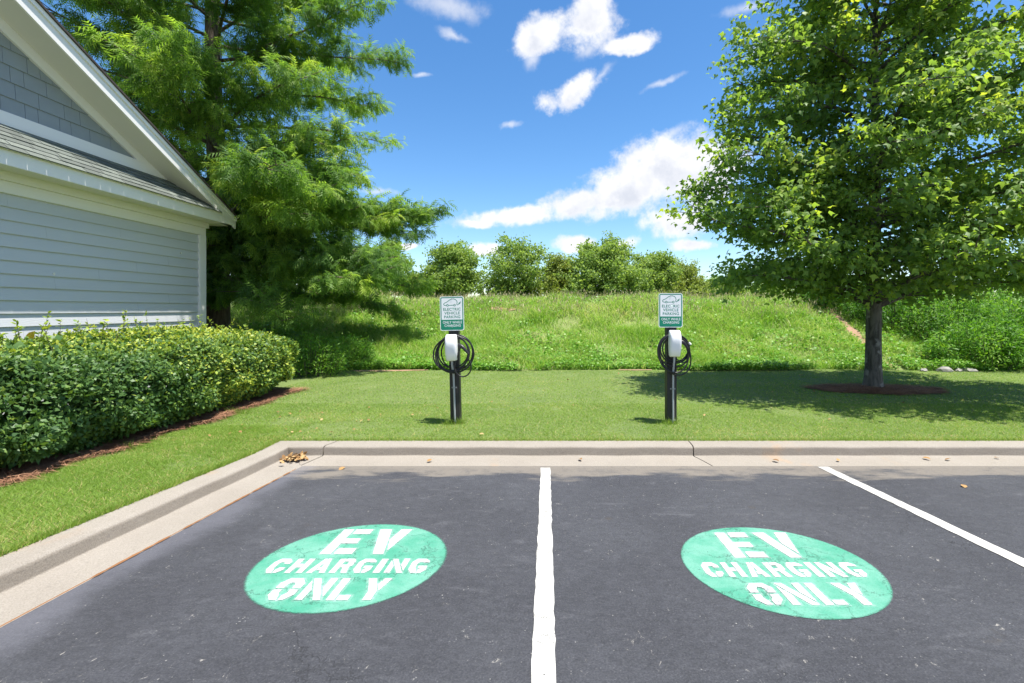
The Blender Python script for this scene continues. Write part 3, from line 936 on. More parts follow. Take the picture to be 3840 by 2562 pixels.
# ------------------------------------------------------------------ house on the left
XW, XF = -7.17, -6.72          # siding plane, fascia plane
YE, YN = 10.06, -1.6           # far and near wall corners
house = tag(empty('house', (XW, 4.2, .05)), 'blue-grey clapboard house with white trim behind the hedge', 'house')
hx, hy, hz = house.location


def hpart(name, me, mat, parent=None):
    o_ = obj(name, me, M[mat], parent or house)
    if parent is None: o_.location = (-hx, -hy, -hz)
    return o_
hpart('wall', box_mesh('wall', -15, XW - .05, YN, YE - .02, 0, 3.3), 'wall_sheathing')
SID = .178
splits = {3: [9.12, 5.0], 4: [8.42, 5.6], 5: [7.71, 3.9], 6: [7.02, 3.0], 7: [9.14, 5.4], 8: [8.45, 4.8], 9: [7.73, 4.0], 10: [6.6], 11: [8.9, 5.2], 12: [7.4], 0: [6.4], 1: [8.1, 4.4], 2: [6.9], 13: [8.3], 14: [6.2], 15: [7.9], 16: [5.5]}
for i in range(17):
    zt = 3.045 - i * SID
    ends = [YN] + sorted(splits.get(i, [])) + [YE - .155]
    for a_, b_ in zip(ends[:-1], ends[1:]):
        # lapped board: thin top edge tucked behind the one above, proud bottom edge
        me = prism('siding_board', [(XW - .045, zt + .012), (XW - .045, zt - SID), (XW - .001, zt - SID), (XW + .001, zt - SID + .004), (XW - .024, zt + .012)], 'y', a_ + .001, b_ - .001)
        hpart('siding_board', me, 'siding')
hpart('corner_board', box_mesh('corner_board', XW - .04, XW + .028, YE - .15, YE + .03, .02, 3.04, .004), 'trim')
hpart('frieze_board', box_mesh('frieze_board', XW - .03, XW + .022, YN, YE + .028, 3.042, 3.20, .003), 'trim')
hpart('frieze_board', box_mesh('frieze_board', XW - .03, XW + .060, YN, YE + .07, 3.202, 3.325, .003), 'trim')
hpart('soffit', box_mesh('soffit', XW + .061, XF - .031, YN, 10.02, 3.318, 3.335), 'soffit')
hpart('fascia', box_mesh('fascia', XF - .03, XF, YN, 9.86, 3.30, 3.485, .003), 'trim')
hpart('drip_edge', box_mesh('drip_edge', XF - .02, XF + .028, YN, 9.85, 3.487, 3.497), 'trim')
# pent roof shingles
pent = hpart('pent_roof', prism('pent_roof', [(XF - .01, 3.490), (XF + .03, 3.498), (XW, 3.95), (XW - .03, 3.95), (XW - .03, 3.49)], 'y', YN, 9.88), 'roof_dark')
ux, uz = (XW - XF - .03), (3.95 - 3.500); Ls = math.hypot(ux, uz); ux /= Ls; uz /= Ls
rows_n = 6; expo = Ls / rows_n
sh = {}
for r_ in range(rows_n):
    y = 3.2 + (r_ % 2) * .15 + random.uniform(-.04, .04)
    while y < 9.9:
        w = random.choice([.16, .24, .30, .34])
        y1 = min(y + w - .008, 9.88)
        if y1 - y > .03:
            s0 = r_ * expo - .02; s1 = min(s0 + expo * 1.35, Ls)
            lo, hi = .008 + random.uniform(0, .007), .003
            nx_, nz_ = -uz * -1, -ux      # outward normal of the slope
            A = (XF + .03 + ux * s0, 3.500 + uz * s0); B = (XF + .03 + ux * s1, 3.500 + uz * s1)
            poly = [(A[0] + uz * .002, A[1] - ux * .002), (A[0] + uz * (lo + .006), A[1] - ux * (lo + .006)), (B[0] + uz * hi, B[1] - ux * hi), (B[0] + uz * .001, B[1] - ux * .001)]
            hpart('shingle', prism('shingle', poly, 'y', y, y1), 'shingle', pent)
        y += w
# gable
def roof_top(y): return 3.51 + .505 * (10.4 - abs(y - 4.23) - 4.23)
def fr_in(y): return 4.12 + .5 * (8.38 - y)
hpart('gable_wall', prism('gable_wall', [(YN, 3.30), (YE - .02, 3.30), (YE - .02, 3.40), (4.23, roof_top(4.23) - .12), (YN, 3.40)], 'x', -15, XW - .04), 'wall_sheathing')
hpart('gable_band', box_mesh('gable_band', XW - .03, XW + .035, YN, 9.05, 3.932, 4.112, .003), 'trim')


def clip_rake(poly, off=0.0):
    out = []
    n = len(poly); f = lambda q: (fr_in(q[0]) + off) - q[1]
    for i in range(n):
        a_, b_ = poly[i], poly[(i + 1) % n]; fa, fb = f(a_), f(b_)
        if fa >= 0: out.append(a_)
        if fa * fb < 0:
            s = fa / (fa - fb); out.append((a_[0] + (b_[0] - a_[0]) * s, a_[1] + (b_[1] - a_[1]) * s))
    return out
SHK = .215
for r_ in range(9):
    z0_ = 4.114 + r_ * SHK
    y = 3.3 + random.uniform(0, .2)
    while y < 8.5:
        w = random.choice([.17, .24, .30, .36])
        poly = clip_rake([(y + .003, z0_), (y + w - .003, z0_), (y + w - .003, z0_ + SHK), (y + .003, z0_ + SHK)], .05)
        if len(poly) >= 3:
            me = prism('shake', poly, 'x', XW - .035, XW)
            for v in me.vertices:          # taper: thick butt, thin top
                if v.co.x > XW - .01: v.co.x = XW - .002 - .016 * (v.co.z - z0_) / SHK
            hpart('shake', me, 'shake')
        y += w
# rake frieze on the wall, rake soffit, rake fascia, crown strip, roof edge
def rake(name, f_lo, f_hi, y0, y1, x0, x1, mat):
    return hpart(name, prism(name, [(y0, f_lo(y0)), (y1, f_lo(y1)), (y1, f_hi(y1)), (y0, f_hi(y0))], 'x', x0, x1), mat)
RT = lambda d: (lambda y: roof_top(y) - d)
rake('rake_frieze', lambda y: fr_in(y), RT(.24), 4.23, 9.02, XW - .03, XW + .028, 'trim')
rake('rake_soffit', RT(.262), RT(.245), 4.23, 9.9, XW + .030, XF - .031, 'soffit')
rake('rake_fascia', RT(.275), RT(.035), 4.23, 10.39, XF - .03, XF, 'trim')
rake('rake_crown', RT(.105), RT(.036), 4.23, 10.40, XF + .001, XF + .022, 'trim')
rf = rake('roof', RT(.033), RT(0), 4.23, 10.46, -15, XF + .045, 'roof_dark')
hpart('roof', prism('roof', [(4.228, roof_top(4.23) - .033), (4.228, roof_top(4.23)), (-2.0, roof_top(-2.0)), (-2.0, roof_top(-2.0) - .033)], 'x', -15, XF + .045), 'roof_dark')
# eave return at the far corner
hpart('eave_return', prism('eave_return', [(9.862, 3.30), (10.385, 3.30), (10.385, roof_top(10.385) - .27), (9.862, roof_top(9.862) - .277)], 'x', XF - .028, XF - .002), 'trim')
hpart('eave_soffit', box_mesh('eave_soffit', -15, XF - .029, 10.021, 10.36, 3.302, 3.318), 'soffit')
hpart('eave_fascia', box_mesh('eave_fascia', -15, XF - .031, 10.361, 10.385, 3.30, 3.49), 'trim')
for k_, (yy, zz) in enumerate(((9.43, 2.61), (7.0, 2.02))):
    o_ = hpart('paint_scuff', prism('paint_scuff', [(yy + .022 * math.cos(i * .785) * random.uniform(.6, 1), zz + .028 * math.sin(i * .785) * random.uniform(.6, 1)) for i in range(8)], 'x', XW - .012, XW + .0015), 'soffit')

# ------------------------------------------------------------------ lawn grass
def in_beds(x, y):
    """mulch under the hedge, the ring round the maple"""
    hedge_bed = (x < -4.40 + .05 * np.sin(y * 2.1) + .05 * np.sin(y * 5.3)) & (y < 8.7)
    ring = ((x - 5.98) / 1.20) ** 2 + ((y - 8.72) / .53) ** 2 < 1 + .12 * np.sin(np.arctan2(y - 8.72, x - 5.98) * 7)
    return hedge_bed | ring


def lawn_xy(n, x0, x1, y0, y1):
    x = rng.uniform(x0, x1, n); y = rng.uniform(y0, y1, n)
    ok = ~in_beds(x, y) & ((x < -2.955) | (y > 5.325)) & (y < bank_edge(x) - .02)
    # thin patches
    pn = vnoise(x, y, 1.6, 11)
    ok &= ~((pn > .55) & (rng.random(n) < .6))
    return np.column_stack([x[ok], y[ok]])
acc = Acc()
for n, x0, x1, y0, y1, h0, h1, w in ((115000, -4.5, -2.95, 1.9, 6.0, .012, .034, .0056), (165000, -4.6, 9.5, 5.32, 7.4, .011, .030, .0076), (120000, -4.9, 12, 7.4, 11.6, .011, .028, .0112)):
    xy = lawn_xy(n, x0, x1, y0, y1)
    k = len(xy)
    patch = vnoise(xy[:, 0], xy[:, 1], 1.1, 21); dryp = vnoise(xy[:, 0], xy[:, 1], 2.3, 31)
    near_kerb = np.exp(-np.minimum(np.where(xy[:, 1] > 5.3, xy[:, 1] - 5.31, 9), np.where(xy[:, 1] < 5.4, -2.945 - xy[:, 0], 9)).clip(0, 9) / .22)
    tn = np.clip(rng.normal(.40, .2, k) + .22 * patch, 0, .9)
    tn[rng.random(k) < .03 + .22 * np.clip(dryp - .35, 0, .6) + .16 * near_kerb] = 1.0
    acc.add(*blades(xy, lawn_z, rng.uniform(h0, h1, k), rng.uniform(.7, 1.3, k) * w, rng.uniform(.5, 2.0, k), tn, 1))
# longer fringe hanging over the kerb
for x0, x1, y0, y1, n in ((-2.99, -2.935, 1.9, 5.33, 5200), (-2.96, 9.5, 5.30, 5.36, 9000)):
    xy = np.column_stack([rng.uniform(x0, x1, n), rng.uniform(y0, y1, n)])
    acc.add(*blades(xy, lawn_z, rng.uniform(.025, .055, n), rng.uniform(.004, .007, n), rng.uniform(.2, 1.2, n), np.clip(rng.normal(.55, .25, n), 0, 1), 1))
# tufts at the feet of the posts and along the bed
for cx, cy, n, sp in ((-1.19, 6.10, 160, .07), (1.57, 6.10, 170, .08), (-1.09, 6.12, 90, .03), (-4.28, 6.7, 160, .10), (-4.3, 5.0, 70, .06), (4.4, 7.5, 60, .1)):
    xy = np.column_stack([rng.normal(cx, sp, n), rng.normal(cy, sp * .35, n)])
    acc.add(*blades(xy, lawn_z, rng.uniform(.04, .12, n), rng.uniform(.004, .008, n), rng.uniform(.2, .9, n), np.clip(rng.normal(.45, .2, n), 0, 1), 1))
tag(obj('lawn_grass', acc.mesh('lawn_grass'), M['lawn_blade']), 'short mown green grass covering the lawn behind the kerb', 'grass', kind='stuff')

# ------------------------------------------------------------------ meadow on the bank
def track_mask(x, y):
    cx = np.interp(y, [11.7, 12.6, 13.8, 15, 16, 16.8], [8.55, 8.75, 9.1, 9.4, 9.65, 9.8])
    return (np.abs(x - cx) < .13 + .05 * np.sin(y * 7)) & (y < 17)
acc = Acc()
for n, x0, x1, y0, y1, h0, h1, w0 in ((105000, -9.5, 12.5, 11.5, 15.0, .07, .24, .013), (85000, -11, 14, 15.0, 19.6, .10, .30, .017)):
    x = rng.uniform(x0, x1, n); y = rng.uniform(y0, y1, n)
    cl = 1.2 * vnoise(x, y, 1.0, 41, 4)
    ok = (y > bank_edge(x) + .03) & ~track_mask(x, y) & ~((cl < -.75) & (rng.random(n) < .75)) & (rng.random(n) < .66 + .34 * np.clip(cl, 0, 1))
    x, y, cl = x[ok], y[ok], cl[ok]; k = len(x)
    h = rng.uniform(h0, h1, k) * (1 + .45 * np.clip(cl, -.6, 1.2))
    up = np.clip((y - 14) / 5, 0, 1)
    tn = np.clip(rng.normal(.50 + .10 * up, .22, k) - .16 * vnoise(x, y, .55, 51), 0, .9)
    dry = rng.random(k) < .045 + .07 * up + .18 * np.clip(vnoise(x, y, .8, 61) - .3, 0, .6)
    tn[dry] = rng.uniform(.85, 1, dry.sum())
    acc.add(*blades(np.column_stack([x, y]), bank_z, h, rng.uniform(.7, 1.4, k) * w0, rng.uniform(.5, 1.7, k), tn, 2))
tag(obj('meadow_grass', acc.mesh('meadow_grass'), M['meadow_blade']), 'tall unmown grass covering the sunny bank behind the posts', 'grass', kind='stuff')
# clover and broad weeds along the foot of the bank
acc = Acc()
n = 30000
x = rng.uniform(-8, 12.2, n); y = bank_edge(x) + np.abs(rng.normal(0, .55, n)) * (1 + .5 * np.sin(x * .9 + 1)) + .02
cl = vnoise(x, y, 1.3, 71)
ok = ~track_mask(x, y) & (cl > -.45)
x, y, cl = x[ok], y[ok], cl[ok]; k = len(x)
p3 = np.column_stack([x, y, bank_z(x, y) + rng.uniform(.03, .16, k) * (1 + .5 * np.clip(cl, 0, 1))])
acc.add(*leaves(QUAD, QUAD_T, p3, rdir(k) * [1, 1, .35], unit(rdir(k) * .6 + np.array([0, -.2, 1.0])), rng.uniform(.03, .075, k), np.clip(rng.normal(.5, .25, k), 0, 1)))
# scattered broad weeds further up
n = 20000
x = rng.uniform(-9, 12, n); y = rng.uniform(11.9, 18.5, n)
cl = vnoise(x, y, .9, 81)
ok = (cl > .0) & ~track_mask(x, y); x, y = x[ok], y[ok]; k = len(x)
p3 = np.column_stack([x, y, bank_z(x, y) + rng.uniform(.05, .22, k)])
acc.add(*leaves(QUAD, QUAD_T, p3, rdir(k) * [1, 1, .5], unit(rdir(k) * .7 + np.array([0, -.2, 1.0])), rng.uniform(.05, .11, k), np.clip(rng.normal(.55, .28, k), 0, 1)))
tag(obj('clover_fringe', acc.mesh('clover_fringe'), M['clover']), 'bright green clover and weeds along the foot of the bank', 'ground cover', kind='stuff')
# seed heads along the crest
acc = Acc()
n = 5200
x = rng.uniform(-9, 12, n); y = rng.uniform(15.4, 19.8, n); z = bank_z(x, y); h = rng.uniform(.16, .42, n)
xy = np.column_stack([x, y])
V, F, T = blades(xy, bank_z, h, np.full(n, .010), rng.uniform(.05, .45, n), rng.uniform(0, 1, n), 1)
acc.add(V, F, T)
tips = V.reshape(-1, 3, 3)[:, 2, :]
acc.add(*leaves(LANCE, LANCE_T, tips - [0, 0, .05], unit(rdir(n) * .35 + np.array([0, 0, 1.0])), rdir(n), rng.uniform(.07, .14, n), rng.uniform(.3, 1, n)))
tag(obj('grass_seed_heads', acc.mesh('grass_seed_heads'), M['seed_head']), 'pale dry seed heads standing along the crest of the bank', 'grass', kind='stuff')

# ------------------------------------------------------------------ mulch
def straw(n, sampler, zf, spread):
    x, y = sampler(n); k = len(x)
    a_ = rng.uniform(0, 2 * np.pi, k); d = np.column_stack([np.cos(a_), np.sin(a_), rng.normal(0, .12, k)])
    p3 = np.column_stack([x, y, zf(x, y) + rng.uniform(.006, spread, k)])
    S = [(-.02, 0, 0), (.02, 0, 0), (.012, 1, .0)]
    return leaves(S, [(0, 1, 2)], p3, d, np.tile([0, 0, 1.0], (k, 1)) + rdir(k) * .4, rng.uniform(.09, .20, k), np.clip(rng.normal(.45, .25, k), 0, 1))
def s_ring(n):
    a_ = rng.uniform(0, 2 * np.pi, n); r_ = np.sqrt(rng.random(n)) * np.sqrt(1 + .12 * np.sin(a_ * 7))
    return 5.98 + 1.22 * r_ * np.cos(a_), 8.72 + .55 * r_ * np.sin(a_)
def s_bed(n):
    y = rng.uniform(2.2, 8.7, n); x = -4.38 + .05 * np.sin(y * 2.1) + .05 * np.sin(y * 5.3) + .04 - rng.uniform(0, 1, n) ** 1.3 * 1.04
    return x, y
acc = Acc(); acc.add(*straw(9000, s_ring, lambda x, y: lawn_z(x, y) + .05 * np.clip(1 - np.hypot((x - 5.98) / 1.3, (y - 8.72) / .6), 0, 1), .035))
a_ = np.linspace(0, 2 * np.pi, 48, endpoint=False)
rr_ = np.sqrt(1 + .12 * np.sin(a_ * 7))
V = np.concatenate([[[5.98, 8.72, .10]], np.column_stack([5.98 + .75 * rr_ * np.cos(a_), 8.72 + .33 * rr_ * np.sin(a_), np.full(48, .082)]), np.column_stack([5.98 + 1.18 * rr_ * np.cos(a_), 8.72 + .51 * rr_ * np.sin(a_), np.full(48, .050)])])
F = [(0, 1 + i, 1 + (i + 1) % 48) for i in range(48)]
for i in range(48):
    j = (i + 1) % 48; F += [(1 + i, 49 + i, 49 + j), (1 + i, 49 + j, 1 + j)]
acc.add(V, np.array(F), rng.uniform(0, .5, len(V)))
tag(obj('pine_straw_ring', acc.mesh('pine_straw_ring'), M['pine_straw']), 'ring of reddish pine straw around the foot of the maple', 'mulch', kind='stuff')
acc = Acc(); acc.add(*straw(20000, s_bed, lawn_z, .05))
V, F = grid_mesh('bed', np.array([-5.4, -4.9, -4.7, -4.46]), np.linspace(2.0, 8.6, 30), lambda x, y: lawn_z(x, y) + .022 - .03 * np.clip((x + 4.66) * 5, 0, 1))
acc.add(V, np.concatenate([F[:, [0, 1, 2]], F[:, [0, 2, 3]]]), rng.uniform(.1, .5, len(V)))
tag(obj('pine_straw_bed', acc.mesh('pine_straw_bed'), M['pine_straw']), 'strip of reddish pine straw under the front of the hedge', 'mulch', kind='stuff')

# ------------------------------------------------------------------ hedge
HXC, HHW = -5.63, 1.29
def hedge_surface(y, th, depth):
    """superellipse section; returns position and outward normal"""
    zg = lawn_z(np.full_like(y, -4.6), y)
    hh = .545 + .03 * np.sin(y * 1.9 + 1) + .02 * np.sin(y * 4.1); zc = zg + .555
    e = np.clip((y - 7.6) / 1.3, 0, 1); endk = np.sqrt(np.clip(1 - e ** 2.6, 0, 1))
    c_, s_ = np.cos(th), np.sin(th); ex = .62
    bump_ = 1 + .05 * np.sin(y * 3.7 + th * 2) * np.sin(th * 5 + y * 2.2) + .09 * vnoise(y * 1.0, th * .8, 1.9, 91, 3)
    rr = bump_ * (1 - depth)
    x = HXC + HHW * endk ** .55 * rr * np.sign(c_) * np.abs(c_) ** ex - .05 * np.clip(-s_, 0, 1)
    z = zc + hh * (.55 + .45 * endk) * rr * np.sign(s_) * np.abs(s_) ** ex
    nrm = np.column_stack([c_ * .8, e * 1.2, s_])
    return np.column_stack([x, y, z]), unit(nrm)
hedge = tag(empty('hedge', (HXC, 5.5, .05)), 'long clipped evergreen hedge with glossy dark leaves in front of the house', 'hedge')
acc = Acc()
n = 125000
y = np.where(rng.random(n) < .35, rng.uniform(6.2, 8.88, n), rng.uniform(2.2, 8.0, n))
th = np.where(rng.random(n) < .60, rng.uniform(-1.35, .75, n), rng.uniform(.5, 2.9, n))
dep = np.abs(rng.normal(0, .06, n)) + np.where(rng.random(n) < .25, rng.uniform(0, .3, n), 0)
p3, nr = hedge_surface(y, th, dep)
p3 += rng.normal(0, .018, (n, 3))
# flush of young lime leaves on the crown and in patches towards the far end
young = np.clip((np.sin(th) - .55) * 1.5, 0, 1) * .35 + .22 * np.clip(np.sin(y * 2.2 + th * 3) * np.sin(y * 1.1 + 1.0), 0, 1) * np.clip((y - 4.6) / 2.5, 0, 1) + .20 * np.clip((y - 5.0) / 2, 0, 1)
tn = np.clip(rng.normal(.34, .17, n) + young * rng.uniform(0, 2.3, n), 0, 1)
k = np.linalg.norm(rdir(n), axis=1)
acc.add(*leaves(DIAM, QUAD_T, p3, unit(nr * .55 + rdir(n) * .8 + [0, 0, .15]), unit(nr + rdir(n) * .7 + [0, 0, .4]), rng.uniform(.034, .064, n), tn))
# older leaves and twigs filling the inside
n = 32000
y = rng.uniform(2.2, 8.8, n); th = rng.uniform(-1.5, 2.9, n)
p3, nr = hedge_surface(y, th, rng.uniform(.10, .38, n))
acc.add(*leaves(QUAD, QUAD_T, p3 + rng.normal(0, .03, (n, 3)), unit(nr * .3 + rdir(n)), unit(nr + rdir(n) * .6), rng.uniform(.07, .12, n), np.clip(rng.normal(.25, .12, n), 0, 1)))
# upright shoots
sh_acc = Acc()
for i in range(95):
    yy = random.uniform(3.8, 8.5); xx = random.uniform(-6.85, -4.9); b0 = hedge_surface(np.array([yy]), np.array([math.pi / 2]), np.array([.05]))[0][0]
    L_ = random.uniform(.08, .30); lean = np.array([random.uniform(-.25, .25), random.uniform(-.25, .25), 1.0])
    base = np.array([xx, yy, b0[2]])
    sh_acc.add(*tube_arrays([base - lean * .05, base + lean * L_ * .5, base + lean * L_], [.004, .003, .0015], 4))
    m_ = 9 + int(L_ * 30); f = rng.uniform(.1, 1.05, m_)
    acc.add(*leaves(OVAL, OVAL_T, base + lean * (L_ * f)[:, None], unit(rdir(m_) * [1, 1, .4] + [0, 0, .5]), unit(rdir(m_) * .6 + [0, 0, 1]), rng.uniform(.03, .06, m_), np.clip(rng.normal(.82, .12, m_), 0, 1)))
fo = obj('foliage', acc.mesh('foliage'), M['hedge_leaf'], hedge); fo.location = -hedge.location
for i in range(60):
    yy = random.uniform(2.4, 8.4); xx = random.uniform(-5.3, -4.75); zz = float(lawn_z(xx, yy))
    sh_acc.add(*tube_arrays([(xx, yy, zz), (xx + random.uniform(-.1, .15), yy + random.uniform(-.1, .1), zz + .2), (xx + random.uniform(-.2, .25), yy + random.uniform(-.2, .2), zz + .5)], [.012, .009, .006], 5))
st = tag(obj('stems', sh_acc.mesh('stems'), M['twig_bark'], hedge), kind='stuff'); st.location = -hedge.location
# large yellowing vine leaves at the near end
for (xx, yy, zz, s_) in ((-6.45, 5.98, 1.10, .15), (-6.5, 5.88, 1.07, .12), (-6.55, 5.75, 1.06, .10)):
    V, F, T = leaves(OVAL, OVAL_T, np.array([[xx, yy, zz]]), np.array([[.5, -.2, .5]]), np.array([[.5, -.7, .4]]), np.array([s_ * 1.3]), np.array([.9]))
    o_ = obj('yellow_leaf', np_mesh('yellow_leaf', V * [1, 1, 1], F), M['yellow_leaf'], hedge); o_.location = -hedge.location

# ------------------------------------------------------------------ trees
def limb(p0, p1, n=8, sag=0.0, wob=.06, seed=None):
    """curved branch from p0 to p1: leaves the trunk, lifts or droops by sag"""
    p0, p1 = np.array(p0, float), np.array(p1, float); f = np.linspace(0, 1, n)[:, None]
    L_ = np.linalg.norm(p1 - p0)
    P_ = p0 + (p1 - p0) * f; P_[:, 2] += sag * L_ * np.sin(np.pi * f[:, 0])
    w_ = rng.normal(0, wob * L_ / n ** .5, (n, 3)); w_[0] = 0
    P_ += np.cumsum(w_, 0) * .35
    return P_


def maple():
    bx, by = 5.98, 8.80; zb = float(lawn_z(bx, by))
    root = tag(empty('maple_tree', (bx, by, zb)), 'leafy maple with a grey patchy trunk standing on the lawn at right', 'tree')
    wood = Acc()
    tz = np.array([-.1, 0, .06, .15, .4, .9, 1.6, 2.4, 3.4, 4.6, 6.0, 7.6, 8.8]); tr = np.array([.26, .21, .175, .152, .136, .126, .12, .115, .10, .08, .055, .03, .012])
    tx = np.array([0, 0, 0, 0, .005, .01, .02, .0, .03, .05, .02, .06, .1])
    zi = np.concatenate([np.linspace(-.1, 1.7, 26), np.linspace(1.85, 8.8, 24)])
    V, F = tube_arrays(np.column_stack([np.interp(zi, tz, tx), np.zeros(len(zi)), zi]), np.interp(zi, tz, tr), 18)
    ang = np.arctan2(V[:, 1], V[:, 0] - np.interp(V[:, 2], tz, tx))
    k = 1 + .05 * np.sin(ang * 3 + 1) + .03 * np.sin(ang * 7 + V[:, 2] * 2) + .10 * np.clip(.18 - V[:, 2], 0, .2) / .18 * np.sin(ang * 5)
    V[:, 0] = np.interp(V[:, 2], tz, tx) + (V[:, 0] - np.interp(V[:, 2], tz, tx)) * k; V[:, 1] *= k
    trunk = Acc(); trunk.add(V, F)
    pos_l, tip_l, tint_l, dens = [], [], [], []
    def radius(z):      # crown half width by height above the ground
        return np.interp(z, [1.2, 1.6, 2.2, 3.0, 4.2, 5.6, 7.0, 8.4, 9.4], [1.8, 3.0, 3.4, 3.5, 3.25, 2.9, 2.35, 1.5, .4])
    NL = 84
    ga = 2.39996
    for i in range(NL):
        f = i / (NL - 1)
        z0 = 1.5 + 6.7 * f ** 1.2
        az = i * ga + random.uniform(-.3, .3)
        zend = z0 + random.uniform(.15, .9) * (1 - .3 * f) + (.0 if f > .12 else random.uniform(-.35, .1))
        r_ = float(radius(zend)) * random.uniform(.86, 1.04)
        dx, dy = math.cos(az), math.sin(az)
        ry = .80 if dy < 0 else .62                      # a little shallower front to back
        r_ *= 1.26 if dx > .2 else (.90 if dx < -.3 else 1.0)               # the crown reaches towards the lot on the right
        p0 = (float(np.interp(z0, tz, tx)), 0, z0); p1 = (r_ * dx, r_ * dy * ry, zend)
        P_ = limb(p0, p1, 9, random.uniform(.02, .10), .08)
        L_ = np.linalg.norm(np.array(p1) - p0)
        wood.add(*tube_arrays(P_, np.linspace(.045 * (1 - .55 * f) + .008, .006, 9), 6))
        ns = int(5 + L_ * 3.6)
        lt = rng.normal(0, .06)
        for s in range(ns):
            q = .14 + .86 * (s + random.random()) / ns
            b0 = np.array([np.interp(q * 8, range(9), P_[:, c]) for c in range(3)])
            out = unit(np.array(p1) - np.array(p0)); side = unit(np.cross(out, [0, 0, 1])) * random.choice((-1, 1))
            d_ = unit(out * random.uniform(.35, 1.0) + side * random.uniform(.3, 1.1) + np.array([0, 0, random.uniform(-.30, .45)]))
            l_ = random.uniform(.35, .95) * (1.15 - .4 * q)
            Q = limb(b0, b0 + d_ * l_, 5, random.uniform(-.08, .04), .12)
            wood.add(*tube_arrays(Q, np.linspace(.011, .003, 5), 4))
            m_ = int(random.uniform(48, 82) * (l_ / .6))
            ff = rng.uniform(.1, 1.08, m_)
            pp = np.column_stack([np.interp(ff * 4, range(5), Q[:, c]) for c in range(3)]) + rng.normal(0, .12, (m_, 3)) * [1, 1, .8]
            pos_l.append(pp); tip_l.append(np.tile(d_, (m_, 1)))
            tl = rng.normal(0, .10)
            tint_l.append(np.clip(rng.normal(.42, .18, m_) + lt + tl + (.28 * (ff > .8) * rng.random(m_)), 0, .9))
    P3 = np.concatenate(pos_l); D3 = np.concatenate(tip_l); T3 = np.concatenate(tint_l); n = len(P3)
    tip = unit(D3 * .6 + rdir(n) * .7 + [0, 0, -.55]); nr = unit(rdir(n) * .75 + D3 * .25 + [0, 0, .75])
    lv = Acc(); lv.add(*leaves(MAPLE, MAPLE_T, P3, tip, nr, rng.uniform(.074, .132, n), T3))
    obj('trunk', trunk.mesh('trunk', True), M['maple_bark'], root)
    obj('branches', wood.mesh('branches', True), M['maple_bark'], root)
    obj('crown', lv.mesh('crown'), M['maple_leaf'], root)
    return n


